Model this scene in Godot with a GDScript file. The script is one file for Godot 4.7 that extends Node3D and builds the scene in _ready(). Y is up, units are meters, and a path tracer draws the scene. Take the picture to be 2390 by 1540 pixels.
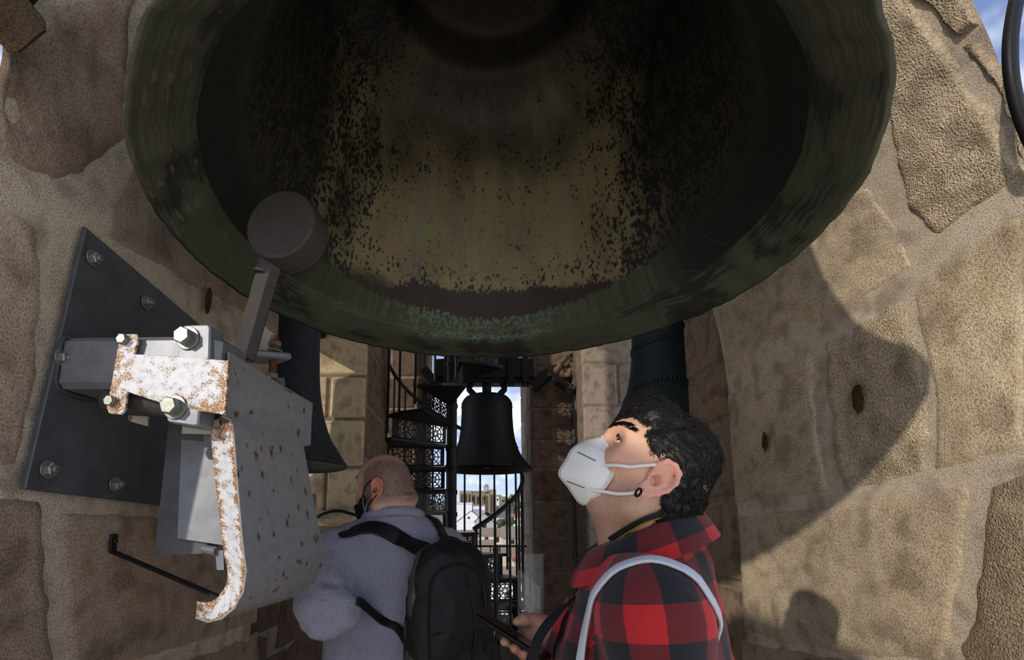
extends Node3D
# ---- the lens: a level-ish camera at 1.5 m with a shifted frame; P() and friends turn a measured direction into a point of the place
const FOC := 1130.0
const CX := 1100.0
const CY := 1061.2
const TH := 0.1396263
const EYE := Vector3(0, 1.5, 0)
const VX := 0.11      # axis of the arch
const VY := 2.0       # springing height
const RISE := 1.5     # the vault is taller than a half circle
const D_IN := 2.03
var rng := RandomNumberGenerator.new()
var names := {}
var mats := {}
var nz := FastNoiseLite.new()

func _ready():
	rng.seed = 7
	nz.seed = 3; nz.frequency = 1.0; nz.noise_type = FastNoiseLite.TYPE_SIMPLEX_SMOOTH; nz.fractal_type = FastNoiseLite.FRACTAL_FBM; nz.fractal_octaves = 3
	var cam := Camera3D.new(); cam.name = "camera"; add_child(cam)
	cam.position = EYE; cam.rotation.x = TH
	cam.keep_aspect = Camera3D.KEEP_HEIGHT
	var near := 0.05
	cam.set_frustum(1540.0 / FOC * near, Vector2((1195.0 - CX) / FOC * near, (CY - 770.0) / FOC * near), near, 2000.0)
	cam.current = true
	var we := WorldEnvironment.new(); we.name = "world"; add_child(we)
	var env := Environment.new(); we.environment = env
	env.tonemap_mode = Environment.TONE_MAPPER_LINEAR
	env.tonemap_exposure = 4.3
	env.background_mode = Environment.BG_SKY
	env.sky = Sky.new(); env.sky.sky_material = make_sky()
	env.background_energy_multiplier = 0.9
	env.sdfgi_enabled = true; env.ssao_enabled = true; env.ssil_enabled = true
	var sun := DirectionalLight3D.new(); sun.name = "sun"; add_child(sun)
	sun.look_at_from_position(Vector3.ZERO, Vector3(1, -0.567, -1.04), Vector3.UP)
	sun.light_color = Color(1.0, 0.96, 0.90); sun.light_energy = 0.185; sun.light_angular_distance = 0.9
	sun.shadow_enabled = true; sun.sky_mode = DirectionalLight3D.SKY_MODE_LIGHT_ONLY
	make_materials()
	build_arch()
	build_belfry()
	build_bells()
	build_hammer()
	build_stairs()
	build_fittings()
	build_people()
	build_town()

func make_sky() -> Material:
	var w := 1024; var h := 512
	var im := Image.create(w, h, false, Image.FORMAT_RGBF)
	var n := FastNoiseLite.new(); n.seed = 3; n.noise_type = FastNoiseLite.TYPE_SIMPLEX_SMOOTH
	n.frequency = 1.7; n.fractal_octaves = 5; n.domain_warp_enabled = true; n.domain_warp_amplitude = 0.25; n.domain_warp_frequency = 1.5
	var f := PackedFloat32Array(); f.resize(w * h * 3)
	for y in h:
		var el := (0.5 - (y + 0.5) / h) * PI
		var se := sin(el)
		for x in w:
			var k := (y * w + x) * 3
			var c := Vector3(0.34, 0.33, 0.31)
			if se > -0.02:
				var s := maxf(se, 0.0)
				c = Vector3(0.26, 0.31, 0.40).lerp(Vector3(0.016, 0.036, 0.105), pow(s, 0.34))
				var az := (x + 0.5) / w * TAU
				var d := Vector3(sin(az) * cos(el), se, -cos(az) * cos(el))
				var q := d / (0.35 + s)
				var m := n.get_noise_3d(q.x, q.y * 2.0, q.z)
				m = smoothstep(-0.05, 0.40, m)
				c = c.lerp(Vector3(0.40, 0.42, 0.46), m * 0.85)
			f[k] = c.x; f[k + 1] = c.y; f[k + 2] = c.z
	im = Image.create_from_data(w, h, false, Image.FORMAT_RGBF, f.to_byte_array())
	var m := PanoramaSkyMaterial.new(); m.panorama = ImageTexture.create_from_image(im)
	return m

# ---- measured directions
func ray(px: float, py: float) -> Vector3:
	var cx := (px - CX) / FOC; var cy := (CY - py) / FOC
	return Vector3(cx, cy * cos(TH) + sin(TH), cy * sin(TH) - cos(TH))
func P(px: float, py: float, d: float) -> Vector3:
	var r := ray(px, py)
	return EYE + r * (d / -r.z)
func on_x(px: float, py: float, x: float) -> Vector3:
	var r := ray(px, py)
	return EYE + r * (x / r.x)
func on_y(px: float, py: float, y: float) -> Vector3:
	var r := ray(px, py)
	return EYE + r * ((y - EYE.y) / r.y)

# ---- meshes
class G:
	var v := PackedVector3Array()
	var c := PackedColorArray()
	var uv := PackedVector2Array()
	var ix := PackedInt32Array()
	var col := Color.WHITE
	func p(q: Vector3, t := Vector2.ZERO) -> int:
		v.append(q); uv.append(t); c.append(col)
		return v.size() - 1
	func tri(a: int, b: int, d: int):
		ix.append(a); ix.append(b); ix.append(d)
	func quad(a: int, b: int, d: int, e: int):
		tri(a, b, d); tri(a, d, e)
	func poly(pts: Array):
		var s := v.size()
		for q in pts: p(q)
		for i in range(1, pts.size() - 1): tri(s, s + i, s + i + 1)
	func fix(t0: int):     # turn a closed piece outside out
		if t0 >= ix.size(): return
		var o := v[ix[t0]]
		var vol := 0.0
		for t in range(t0, ix.size(), 3):
			vol += (v[ix[t]] - o).dot((v[ix[t + 2]] - o).cross(v[ix[t + 1]] - o))
		if vol < 0.0:
			for t in range(t0, ix.size(), 3):
				var k := ix[t + 1]; ix[t + 1] = ix[t + 2]; ix[t + 2] = k
	func normals() -> PackedVector3Array:
		var n := PackedVector3Array(); n.resize(v.size())
		for t in range(0, ix.size(), 3):
			var a := ix[t]; var b := ix[t + 1]; var d := ix[t + 2]
			var m := (v[d] - v[a]).cross(v[b] - v[a])
			n[a] += m; n[b] += m; n[d] += m
		for i in n.size():
			n[i] = n[i].normalized() if n[i].length_squared() > 1e-24 else Vector3.UP
		return n
	func mesh(off := Vector3.ZERO) -> ArrayMesh:
		var n := normals()
		var w := v
		if off != Vector3.ZERO:
			w = PackedVector3Array(); w.resize(v.size())
			for i in v.size(): w[i] = v[i] - off
		var a := []; a.resize(Mesh.ARRAY_MAX)
		a[Mesh.ARRAY_VERTEX] = w; a[Mesh.ARRAY_NORMAL] = n; a[Mesh.ARRAY_TEX_UV] = uv; a[Mesh.ARRAY_COLOR] = c; a[Mesh.ARRAY_INDEX] = ix
		var m := ArrayMesh.new()
		m.add_surface_from_arrays(Mesh.PRIMITIVE_TRIANGLES, a)
		return m
	func box(x: Transform3D, s: Vector3, bev := 0.003):
		var t0 := ix.size()
		var h := s / 2.0
		bev = minf(bev, minf(h.x, minf(h.y, h.z)) * 0.45)
		var at := func(ax: int, sg: Vector3) -> Vector3:
			var q := (h - Vector3(bev, bev, bev)) * sg
			q[ax] = h[ax] * sg[ax]
			return x * q
		for ax in 3:
			var b1 := (ax + 1) % 3; var b2 := (ax + 2) % 3
			for sg in [-1.0, 1.0]:
				var f := []
				for k in [[-1, -1], [1, -1], [1, 1], [-1, 1]]:
					var e := Vector3.ZERO; e[ax] = sg; e[b1] = k[0]; e[b2] = k[1]
					f.append(at.call(ax, e))
				if sg < 0: f.reverse()
				f.reverse()
				poly(f)
			for s1 in [-1.0, 1.0]:
				for s2 in [-1.0, 1.0]:
					var f := []
					for k in [-1.0, 1.0]:
						var e := Vector3.ZERO; e[ax] = k; e[b1] = s1; e[b2] = s2
						f.append([at.call(b1, e), at.call(b2, e)])
					var g := [f[0][0], f[1][0], f[1][1], f[0][1]]
					if s1 * s2 > 0: g.reverse()
					g.reverse()
					poly(g)
		for sx in [-1.0, 1.0]:
			for sy in [-1.0, 1.0]:
				for sz in [-1.0, 1.0]:
					var e := Vector3(sx, sy, sz)
					var g := [at.call(0, e), at.call(1, e), at.call(2, e)]
					if sx * sy * sz > 0: g.reverse()
					poly(g)
		fix(t0)
	func bar(a: Vector3, b: Vector3, w: float, t: float, up := Vector3.UP, bev := 0.002):  # rectangular bar, w across, t along up
		var d := (b - a).normalized()
		var r := d.cross(up).normalized()
		var u := r.cross(d).normalized()
		box(Transform3D(Basis(r, u, -d), (a + b) / 2.0), Vector3(w, t, a.distance_to(b)), bev)
	func prism(x: Transform3D, pl: PackedVector2Array, z0: float, z1: float, bev := 0.002):
		var t0 := ix.size()
		if Geometry2D.is_polygon_clockwise(pl): pl.reverse()
		var n := pl.size()
		var ins := PackedVector2Array()
		for i in n:
			var a := (pl[i] - pl[(i + n - 1) % n]).normalized(); var b := (pl[(i + 1) % n] - pl[i]).normalized()
			var na := Vector2(-a.y, a.x); var nb := Vector2(-b.y, b.x)
			var m := (na + nb); m = m / maxf(m.length_squared() / 2.0, 0.35)
			ins.append(pl[i] + m * bev)
		var tr := Geometry2D.triangulate_polygon(ins)
		for sd in 2:
			var z := z1 if sd else z0
			var s := v.size()
			for q in ins: p(x * Vector3(q.x, q.y, z), q)
			for t in range(0, tr.size(), 3):
				if sd: tri(s + tr[t], s + tr[t + 1], s + tr[t + 2])
				else: tri(s + tr[t], s + tr[t + 2], s + tr[t + 1])
		# orientation of the caps: make the z1 cap counter the sides below
		var up := tr.size() >= 3 and (ins[tr[1]] - ins[tr[0]]).cross(ins[tr[2]] - ins[tr[0]]) > 0.0
		if up:
			for t in range(t0, ix.size(), 3):
				var k := ix[t + 1]; ix[t + 1] = ix[t + 2]; ix[t + 2] = k
		for i in n:
			var j := (i + 1) % n
			var b := minf(bev, absf(z1 - z0) * 0.4) * signf(z1 - z0)
			var rows := [[ins[i], ins[j], z0], [pl[i], pl[j], z0 + b], [pl[i], pl[j], z1 - b], [ins[i], ins[j], z1]]
			for k in 3:
				var A: Array = rows[k]; var B: Array = rows[k + 1]
				var g := [Vector3(A[0].x, A[0].y, A[2]), Vector3(B[0].x, B[0].y, B[2]), Vector3(B[1].x, B[1].y, B[2]), Vector3(A[1].x, A[1].y, A[2])]
				if z1 < z0: g.reverse()
				var s := v.size()
				for q in g: p(x * q, Vector2(q.x, q.y))
				quad(s, s + 1, s + 2, s + 3)
		fix(t0)
	func loft(rings: Array, closed := true, caps := true, uvs := Vector2.ONE):
		var t0 := ix.size()
		var m: int = rings[0].size()
		var w := m + 1 if closed else m
		var base := v.size()
		for i in rings.size():
			for j in w:
				p(rings[i][j % m], Vector2(float(j) / (w - 1), float(i) / (rings.size() - 1)) * uvs)
		for i in rings.size() - 1:
			for j in w - 1:
				var a := base + i * w + j
				quad(a, a + 1, a + w + 1, a + w)
		if caps and closed:
			for e in [0, rings.size() - 1]:
				var s := v.size()
				var mid := Vector3.ZERO
				for q in rings[e]: mid += q
				var k := p(mid / m)
				for q in rings[e]: p(q)
				for j in m:
					if e == 0: tri(k, s + 1 + (j + 1) % m, s + 1 + j)
					else: tri(k, s + 1 + j, s + 1 + (j + 1) % m)
			fix(t0)
		# a loft without a seam in its shading
	func tube(path: Array, rad, sides := 8, caps := true):
		var rings := []
		var n := path.size()
		var r0 := Vector3.ZERO
		for i in n:
			var d: Vector3 = (path[mini(i + 1, n - 1)] - path[maxi(i - 1, 0)]).normalized()
			if i == 0: r0 = d.cross(Vector3.UP if absf(d.y) < 0.9 else Vector3.RIGHT).normalized()
			r0 = (r0 - d * r0.dot(d)).normalized()
			var u := d.cross(r0)
			var ring := PackedVector3Array()
			var rr: float = rad[i] if rad is Array else rad
			for k in sides:
				var a := TAU * k / sides
				ring.append(path[i] + (r0 * cos(a) + u * sin(a)) * rr)
			rings.append(ring)
		loft(rings, true, caps)
	func band(path: Array, nrm: Array, w: float, t: float):   # a strap: flat ribbon with thickness; nrm is the outward side at each point
		var rings := []
		var n := path.size()
		for i in n:
			var d: Vector3 = (path[mini(i + 1, n - 1)] - path[maxi(i - 1, 0)]).normalized()
			var u: Vector3 = (nrm[i] - d * d.dot(nrm[i])).normalized()
			var r := d.cross(u)
			var q: Vector3 = path[i]
			rings.append(PackedVector3Array([q - r * w / 2, q - r * w * 0.42 + u * t / 2, q + r * w * 0.42 + u * t / 2, q + r * w / 2, q + r * w * 0.42 - u * t / 2, q - r * w * 0.42 - u * t / 2]))
		loft(rings, true, true)
	func lathe(x: Transform3D, pr: Array, seg := 32, caps := false):
		var rings := []
		for q in pr:
			var ring := PackedVector3Array()
			for k in seg:
				var a := TAU * k / seg
				ring.append(x * Vector3(cos(a) * q.x, q.y, sin(a) * q.x))
			rings.append(ring)
		var t0 := ix.size()
		loft(rings, true, caps)
		fix(t0)
	func ball(x: Transform3D, r: Vector3, seg := 16):
		var pr := []
		var h := seg / 2
		for i in h + 1:
			var a := -PI / 2 + PI * i / h
			pr.append(Vector2(maxf(cos(a), 0.0005), sin(a)))
		lathe(x * Transform3D(Basis.from_scale(r), Vector3.ZERO), pr, seg)
	func hexnut(x: Transform3D, r: float, h: float):   # along local y, chamfered
		var rings := []
		for q in [Vector2(r, 0), Vector2(r, h * 0.8), Vector2(r * 0.86, h)]:
			var ring := PackedVector3Array()
			for k in 6:
				ring.append(x * Vector3(cos(TAU * k / 6) * q.x, q.y, sin(TAU * k / 6) * q.x))
			rings.append(ring)
		var t0 := ix.size()
		for i in 2:
			for k in 6:
				poly([rings[i][k], rings[i][(k + 1) % 6], rings[i + 1][(k + 1) % 6], rings[i + 1][k]])
		var top := []; var bot := []
		for k in 6:
			top.append(rings[2][k]); bot.append(rings[0][5 - k])
		poly(top); poly(bot)
		fix(t0)

# ---- nodes
func numbered(n: String) -> String:
	var k: int = names.get(n, 0)
	names[n] = k + 1
	return n if k == 0 else "%s_%03d" % [n, k]
func tag(o: Node3D, label: String, category: String, group := "") -> Node3D:
	o.set_meta("label", label); o.set_meta("category", category)
	if group: o.set_meta("group", group)
	return o
func thing(called: String, label: String, category: String, at := Vector3.ZERO, group := "") -> Node3D:
	var o := Node3D.new(); o.name = numbered(called); add_child(o, true); o.position = at
	return tag(o, label, category, group)
func origin_of(o: Node) -> Vector3:
	var q := Vector3.ZERO
	while o != self and o is Node3D:
		q += o.position; o = o.get_parent()
	return q
func part(called: String, g: G, m: Material, parent: Node3D = null, label := "") -> MeshInstance3D:
	var o := MeshInstance3D.new()
	o.name = numbered(called) if parent == null else called
	(self if parent == null else parent).add_child(o, true)
	if parent != null and String(o.name) != called:      # a repeat under the same parent takes a three-digit number
		var k := 1
		while parent.has_node("%s_%03d" % [called, k]): k += 1
		o.name = "%s_%03d" % [called, k]
	o.mesh = g.mesh(origin_of(parent) if parent else Vector3.ZERO)
	o.material_override = m
	o.cast_shadow = GeometryInstance3D.SHADOW_CASTING_SETTING_ON
	if label: o.set_meta("label", label)
	return o
func single(called: String, g: G, m: Material, label: String, category: String, group := "") -> MeshInstance3D:
	var o := part(called, g, m)
	tag(o, label, category, group)
	return o
func struct(called: String, g: G, m: Material, label := "") -> MeshInstance3D:
	var o := part(called, g, m)
	o.set_meta("kind", "structure")
	if label: o.set_meta("label", label)
	return o
func basis_y(d: Vector3) -> Basis:       # a frame whose y runs along d
	d = d.normalized()
	var x := d.cross(Vector3.FORWARD if absf(d.z) < 0.9 else Vector3.RIGHT).normalized()
	return Basis(x, d, x.cross(d))
func spline(pts: Array, n: int) -> Array:
	var cu := Curve3D.new()
	for i in pts.size():
		var a: Vector3 = pts[maxi(i - 1, 0)]; var b: Vector3 = pts[mini(i + 1, pts.size() - 1)]
		var t: Vector3 = (b - a) / 6.0
		cu.add_point(pts[i], -t, t)
	cu.bake_interval = 0.002
	var out := []
	var L := cu.get_baked_length()
	for i in n: out.append(cu.sample_baked(L * i / (n - 1), true))
	return out

# ---- materials
func mat(n: String, c: Color, rough := 0.8, metal := 0.0) -> StandardMaterial3D:
	if mats.has(n): return mats[n]
	var m := StandardMaterial3D.new(); m.resource_name = n
	m.albedo_color = c; m.roughness = rough; m.metallic = metal
	m.cull_mode = BaseMaterial3D.CULL_DISABLED
	m.vertex_color_use_as_albedo = true
	mats[n] = m
	return m
func ntex(seed_: int, freq: float, oct: int, ramp: Array, size := 512, type := FastNoiseLite.TYPE_SIMPLEX_SMOOTH, asn := 0.0) -> NoiseTexture2D:
	var t := NoiseTexture2D.new(); t.width = size; t.height = size; t.seamless = true
	var n := FastNoiseLite.new(); n.seed = seed_; n.frequency = freq; n.fractal_octaves = oct; n.noise_type = type
	n.fractal_type = FastNoiseLite.FRACTAL_FBM
	t.noise = n
	if asn > 0.0:
		t.as_normal_map = true; t.bump_strength = asn
	elif ramp.size():
		var g := Gradient.new()
		var off := PackedFloat32Array(); var cl := PackedColorArray()
		for r in ramp:
			off.append(r[0]); cl.append(r[1])
		g.offsets = off; g.colors = cl
		t.color_ramp = g
	return t
func grey(x: float) -> Color: return Color(x, x, x)
func tri_map(m: StandardMaterial3D, scale: float, world := true):
	m.uv1_triplanar = true; m.uv1_world_triplanar = world; m.uv1_scale = Vector3.ONE * scale
func E(n: String) -> StandardMaterial3D: return mats[n]
func lin(r: int, g: int, b: int) -> Color: return Color8(r, g, b).srgb_to_linear()

func make_materials():
	var grain := ntex(11, 0.06, 5, [[0.2, Color(0.74, 0.72, 0.69)], [0.42, Color(0.90, 0.885, 0.865)], [0.58, Color(0.965, 0.955, 0.94)], [0.8, Color(1, 1, 1)]], 1024)
	var grit := ntex(12, 0.11, 4, [], 1024)
	var blot := ntex(13, 0.012, 4, [[0.2, Color(0.80, 0.785, 0.78)], [0.45, Color(0.95, 0.945, 0.94)], [0.6, Color(1, 1, 1)], [0.85, Color(0.93, 0.91, 0.88)]], 512)
	for d in [["stone", 1.9, 0.22], ["rough_stone", 1.6, 0.55], ["mortar", 2.8, 0.16], ["worn_stone", 2.2, 0.16]]:
		var m := mat(d[0], Color(1, 1, 1), 0.95)
		m.metallic_specular = 0.2
		m.albedo_texture = grain
		m.heightmap_enabled = true; m.heightmap_texture = grit; m.heightmap_scale = d[2]
		tri_map(m, d[1])
		m.detail_enabled = true; m.detail_blend_mode = BaseMaterial3D.BLEND_MODE_MUL; m.detail_uv_layer = BaseMaterial3D.DETAIL_UV_2
		m.detail_albedo = blot
		m.uv2_triplanar = true; m.uv2_world_triplanar = true; m.uv2_scale = Vector3.ONE * 1.1
	var iron := mat("black_iron", Color(0.105, 0.10, 0.097), 0.55, 0.3)
	var scuff := ntex(15, 0.012, 6, [[0.25, Color(0.90, 0.90, 0.91)], [0.5, Color(0.96, 0.96, 0.96)], [0.8, Color(1, 1, 1)]], 512)
	var plate := mat("plate_steel", Color(0.34, 0.345, 0.36), 0.5, 0.35)
	plate.albedo_texture = scuff; tri_map(plate, 2.0)
	var galv := mat("galvanised", Color(0.52, 0.53, 0.55), 0.48, 0.45)
	galv.albedo_texture = scuff; tri_map(galv, 3.0)
	var cast := mat("cast_iron", Color(0.27, 0.255, 0.25), 0.7, 0.2)
	cast.albedo_texture = scuff; tri_map(cast, 7.0)
	cast.heightmap_enabled = true; cast.heightmap_texture = grit; cast.heightmap_scale = 0.05
	var bolt := mat("zinc_bolt", Color(0.52, 0.53, 0.50), 0.4, 0.6)
	bolt.albedo_texture = scuff; tri_map(bolt, 14.0)
	mat("rust_thread", Color(0.35, 0.17, 0.09), 0.9)
	mat("white_enamel", Color(0.72, 0.69, 0.66), 0.5)
	mat("rubber", Color(0.02, 0.02, 0.022), 0.8)
	var rp := mat("rusty_paint", Color(1, 1, 1), 0.55); rp.albedo_texture = rust_image(0, 0.29, 0.19)
	var rf := mat("rusty_flange", Color(1, 1, 1), 0.5); rf.albedo_texture = rust_image(0, 0.62, 0.06)
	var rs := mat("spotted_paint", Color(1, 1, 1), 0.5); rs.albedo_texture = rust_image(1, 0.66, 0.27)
	for m in [rp, rs, rf]: m.clearcoat_enabled = true; m.clearcoat = 0.15; m.clearcoat_roughness = 0.4

func rust_image(kind: int, lx: float, ly: float) -> ImageTexture:
	# paint with rust for a plate of lx by ly metres: 0 creeping in from every edge, 1 scattered spots with runs
	var w := 900 if lx > 0.4 else 640; var h := 256 if ly < 0.1 else 512
	var im := Image.create(w, h, false, Image.FORMAT_RGB8)
	var a := FastNoiseLite.new(); a.seed = 5; a.frequency = 1.0 / 0.030; a.fractal_octaves = 5; a.noise_type = FastNoiseLite.TYPE_SIMPLEX_SMOOTH
	var b := FastNoiseLite.new(); b.seed = 9; b.frequency = 1.0 / 0.006; b.fractal_octaves = 3; b.noise_type = FastNoiseLite.TYPE_SIMPLEX_SMOOTH
	for y in h:
		for x in w:
			var X := (x + 0.5) / w * lx; var Y := (y + 0.5) / h * ly
			var n1 := a.get_noise_2d(X, Y); var q := b.get_noise_2d(X, Y)
			var c: Color
			if kind == 0:
				c = Color(0.82, 0.82, 0.84).lerp(Color(0.74, 0.74, 0.76), clampf(n1 + 0.4, 0, 1))
				var edge := maxf(1.0 - Y / (ly * 0.30), 1.0 - (ly - Y) / (ly * 0.30))
				edge = maxf(edge, maxf(1.0 - X / 0.07, 1.0 - (lx - X) / 0.07))
				edge = clampf(edge, 0, 1)
				var haze := smoothstep(0.0, 0.6, n1 * 0.8 + edge * 0.75 - 0.22)
				c = c.lerp(Color(0.74, 0.57, 0.36), haze * 0.75)
				var e := smoothstep(0.12, 0.34, n1 * 0.55 + q * 0.75 + edge * 0.50 - 0.20)
				c = c.lerp(Color(0.56, 0.36, 0.17).lerp(Color(0.33, 0.18, 0.085), clampf(q * 1.2 + 0.2, 0, 1)), e * 0.92)
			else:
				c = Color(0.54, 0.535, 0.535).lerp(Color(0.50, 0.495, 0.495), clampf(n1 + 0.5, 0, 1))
			im.set_pixel(x, y, c)
	if kind == 1:
		var rg := RandomNumberGenerator.new(); rg.seed = 77
		for i in 70:
			var o := Vector2(rg.randf() * lx, rg.randf() * ly); var r := rg.randf_range(0.0018, 0.0055); var st := rg.randf_range(1.0, 1.9)
			for y in range(int((o.y - 3 * r) / ly * h), int((o.y + 3 * r) / ly * h)):
				for x in range(int((o.x - 3 * r * st) / lx * w), int((o.x + 3 * r * st) / lx * w)):
					if x < 0 or y < 0 or x >= w or y >= h: continue
					var X := (x + 0.5) / w * lx; var Y := (y + 0.5) / h * ly
					var dd := Vector2((X - o.x) / st, Y - o.y).length() / r + b.get_noise_2d(X * 1.3, Y * 1.3) * 1.1
					var k := 1.0 - smoothstep(0.2, 1.9, dd)
					if k > 0.0:
						var c := im.get_pixel(x, y)
						im.set_pixel(x, y, c.lerp(Color(0.50, 0.35, 0.19).lerp(Color(0.24, 0.12, 0.055), k * k), k * 0.9))
	return ImageTexture.create_from_image(im)

# ---- the arch: two jambs that turn into a round vault. A point of it is (side, distance, height along the curve)
func surf(side: float, d: float, s: float, h := 0.0) -> Vector3:
	var th := maxf(0.0, s - VY) / RISE
	var n := Vector3(-side * cos(th), -sin(th) / RISE, 0).normalized()
	return Vector3(VX + side * cos(th), minf(s, VY) + RISE * sin(th), -d) + n * h
func on_arch(px: float, py: float) -> Vector2:
	var r := ray(px, py); var side := -1.0 if px < CX else 1.0
	var q := on_x(px, py, VX + side)
	if q.y <= VY: return Vector2(-q.z, q.y)
	var o := Vector2(-VX, (EYE.y - VY) / RISE); r.y /= RISE
	var a := r.x * r.x + r.y * r.y; var b := o.x * r.x + o.y * r.y; var c := o.dot(o) - 1.0
	var t := (-b + sqrt(maxf(b * b - a * c, 0.0))) / a
	return Vector2(-r.z * t, VY + RISE * atan2(o.y + r.y * t, side * (r.x * t - VX)))
func patch(side: float, k: Array, proud: float, col: Color, wob := 0.006, rough := 0.004) -> G:
	# k: the corners TL TR BR BL in (distance, height), then four optional middles of the edges top right bottom left
	var g := G.new()
	var mid := func(a: Vector2, b: Vector2, m) -> Vector2: return (a + b) / 2.0 if m == null else m
	var cs: Array = k.slice(0, 4)
	var ms := [mid.call(cs[0], cs[1], k[4]), mid.call(cs[1], cs[2], k[5]), mid.call(cs[3], cs[2], k[6]), mid.call(cs[0], cs[3], k[7])]
	var q2 := func(a: Vector2, m: Vector2, b: Vector2, t: float) -> Vector2:
		return a * (2 * t - 1) * (t - 1) + m * 4 * t * (1 - t) + b * t * (2 * t - 1)
	var wu := (cs[0] as Vector2).distance_to(cs[1]); var wv := (cs[0] as Vector2).distance_to(cs[3])
	var nu := clampi(int(wu / 0.016), 8, 56); var nv := clampi(int(wv / 0.016), 8, 56)
	var off := rng.randf() * 50.0
	var tone := rng.randf_range(0.93, 1.07)
	for j in nv + 1:
		for i in nu + 1:
			var u := float(i) / nu; var v := float(j) / nv
			var T: Vector2 = q2.call(cs[0], ms[0], cs[1], u); var B: Vector2 = q2.call(cs[3], ms[2], cs[2], u)
			var L: Vector2 = q2.call(cs[0], ms[3], cs[3], v); var R: Vector2 = q2.call(cs[1], ms[1], cs[2], v)
			var q: Vector2 = T * (1 - v) + B * v + L * (1 - u) + R * u - (cs[0] * (1 - u) * (1 - v) + cs[1] * u * (1 - v) + cs[2] * u * v + cs[3] * (1 - u) * v)
			var n1 := nz.get_noise_3d(q.x * 9 + off, q.y * 9, side); var n2 := nz.get_noise_3d(q.x * 9, q.y * 9 + 7, off)
			var e := minf(minf(u, 1 - u) * wu, minf(v, 1 - v) * wv)
			var fr := 1.0 - smoothstep(0.0, 0.04, e)
			q += Vector2(n1, n2) * wob * 2.2 * fr
			var h := -0.006 + (proud * 0.45 + 0.006) * smoothstep(-0.004, 0.018, e + n2 * 0.006)
			h += (nz.get_noise_3d(q.x * 5, q.y * 5, off) * 1.6 + nz.get_noise_3d(q.x * 22, q.y * 22, off) * 0.7) * rough
			var sh := tone * (1.0 + 0.22 * nz.get_noise_3d(q.x * 3.1, q.y * 3.1, off + 9))
			g.col = Color(col.r * sh, col.g * sh, col.b * sh)
			g.p(surf(side, q.x, q.y, h), Vector2(u, v))
	for j in nv:
		for i in nu:
			var a := j * (nu + 1) + i
			if side > 0: g.quad(a, a + nu + 1, a + nu + 2, a + 1)
			else: g.quad(a, a + 1, a + nu + 2, a + nu + 1)
	return g

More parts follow.
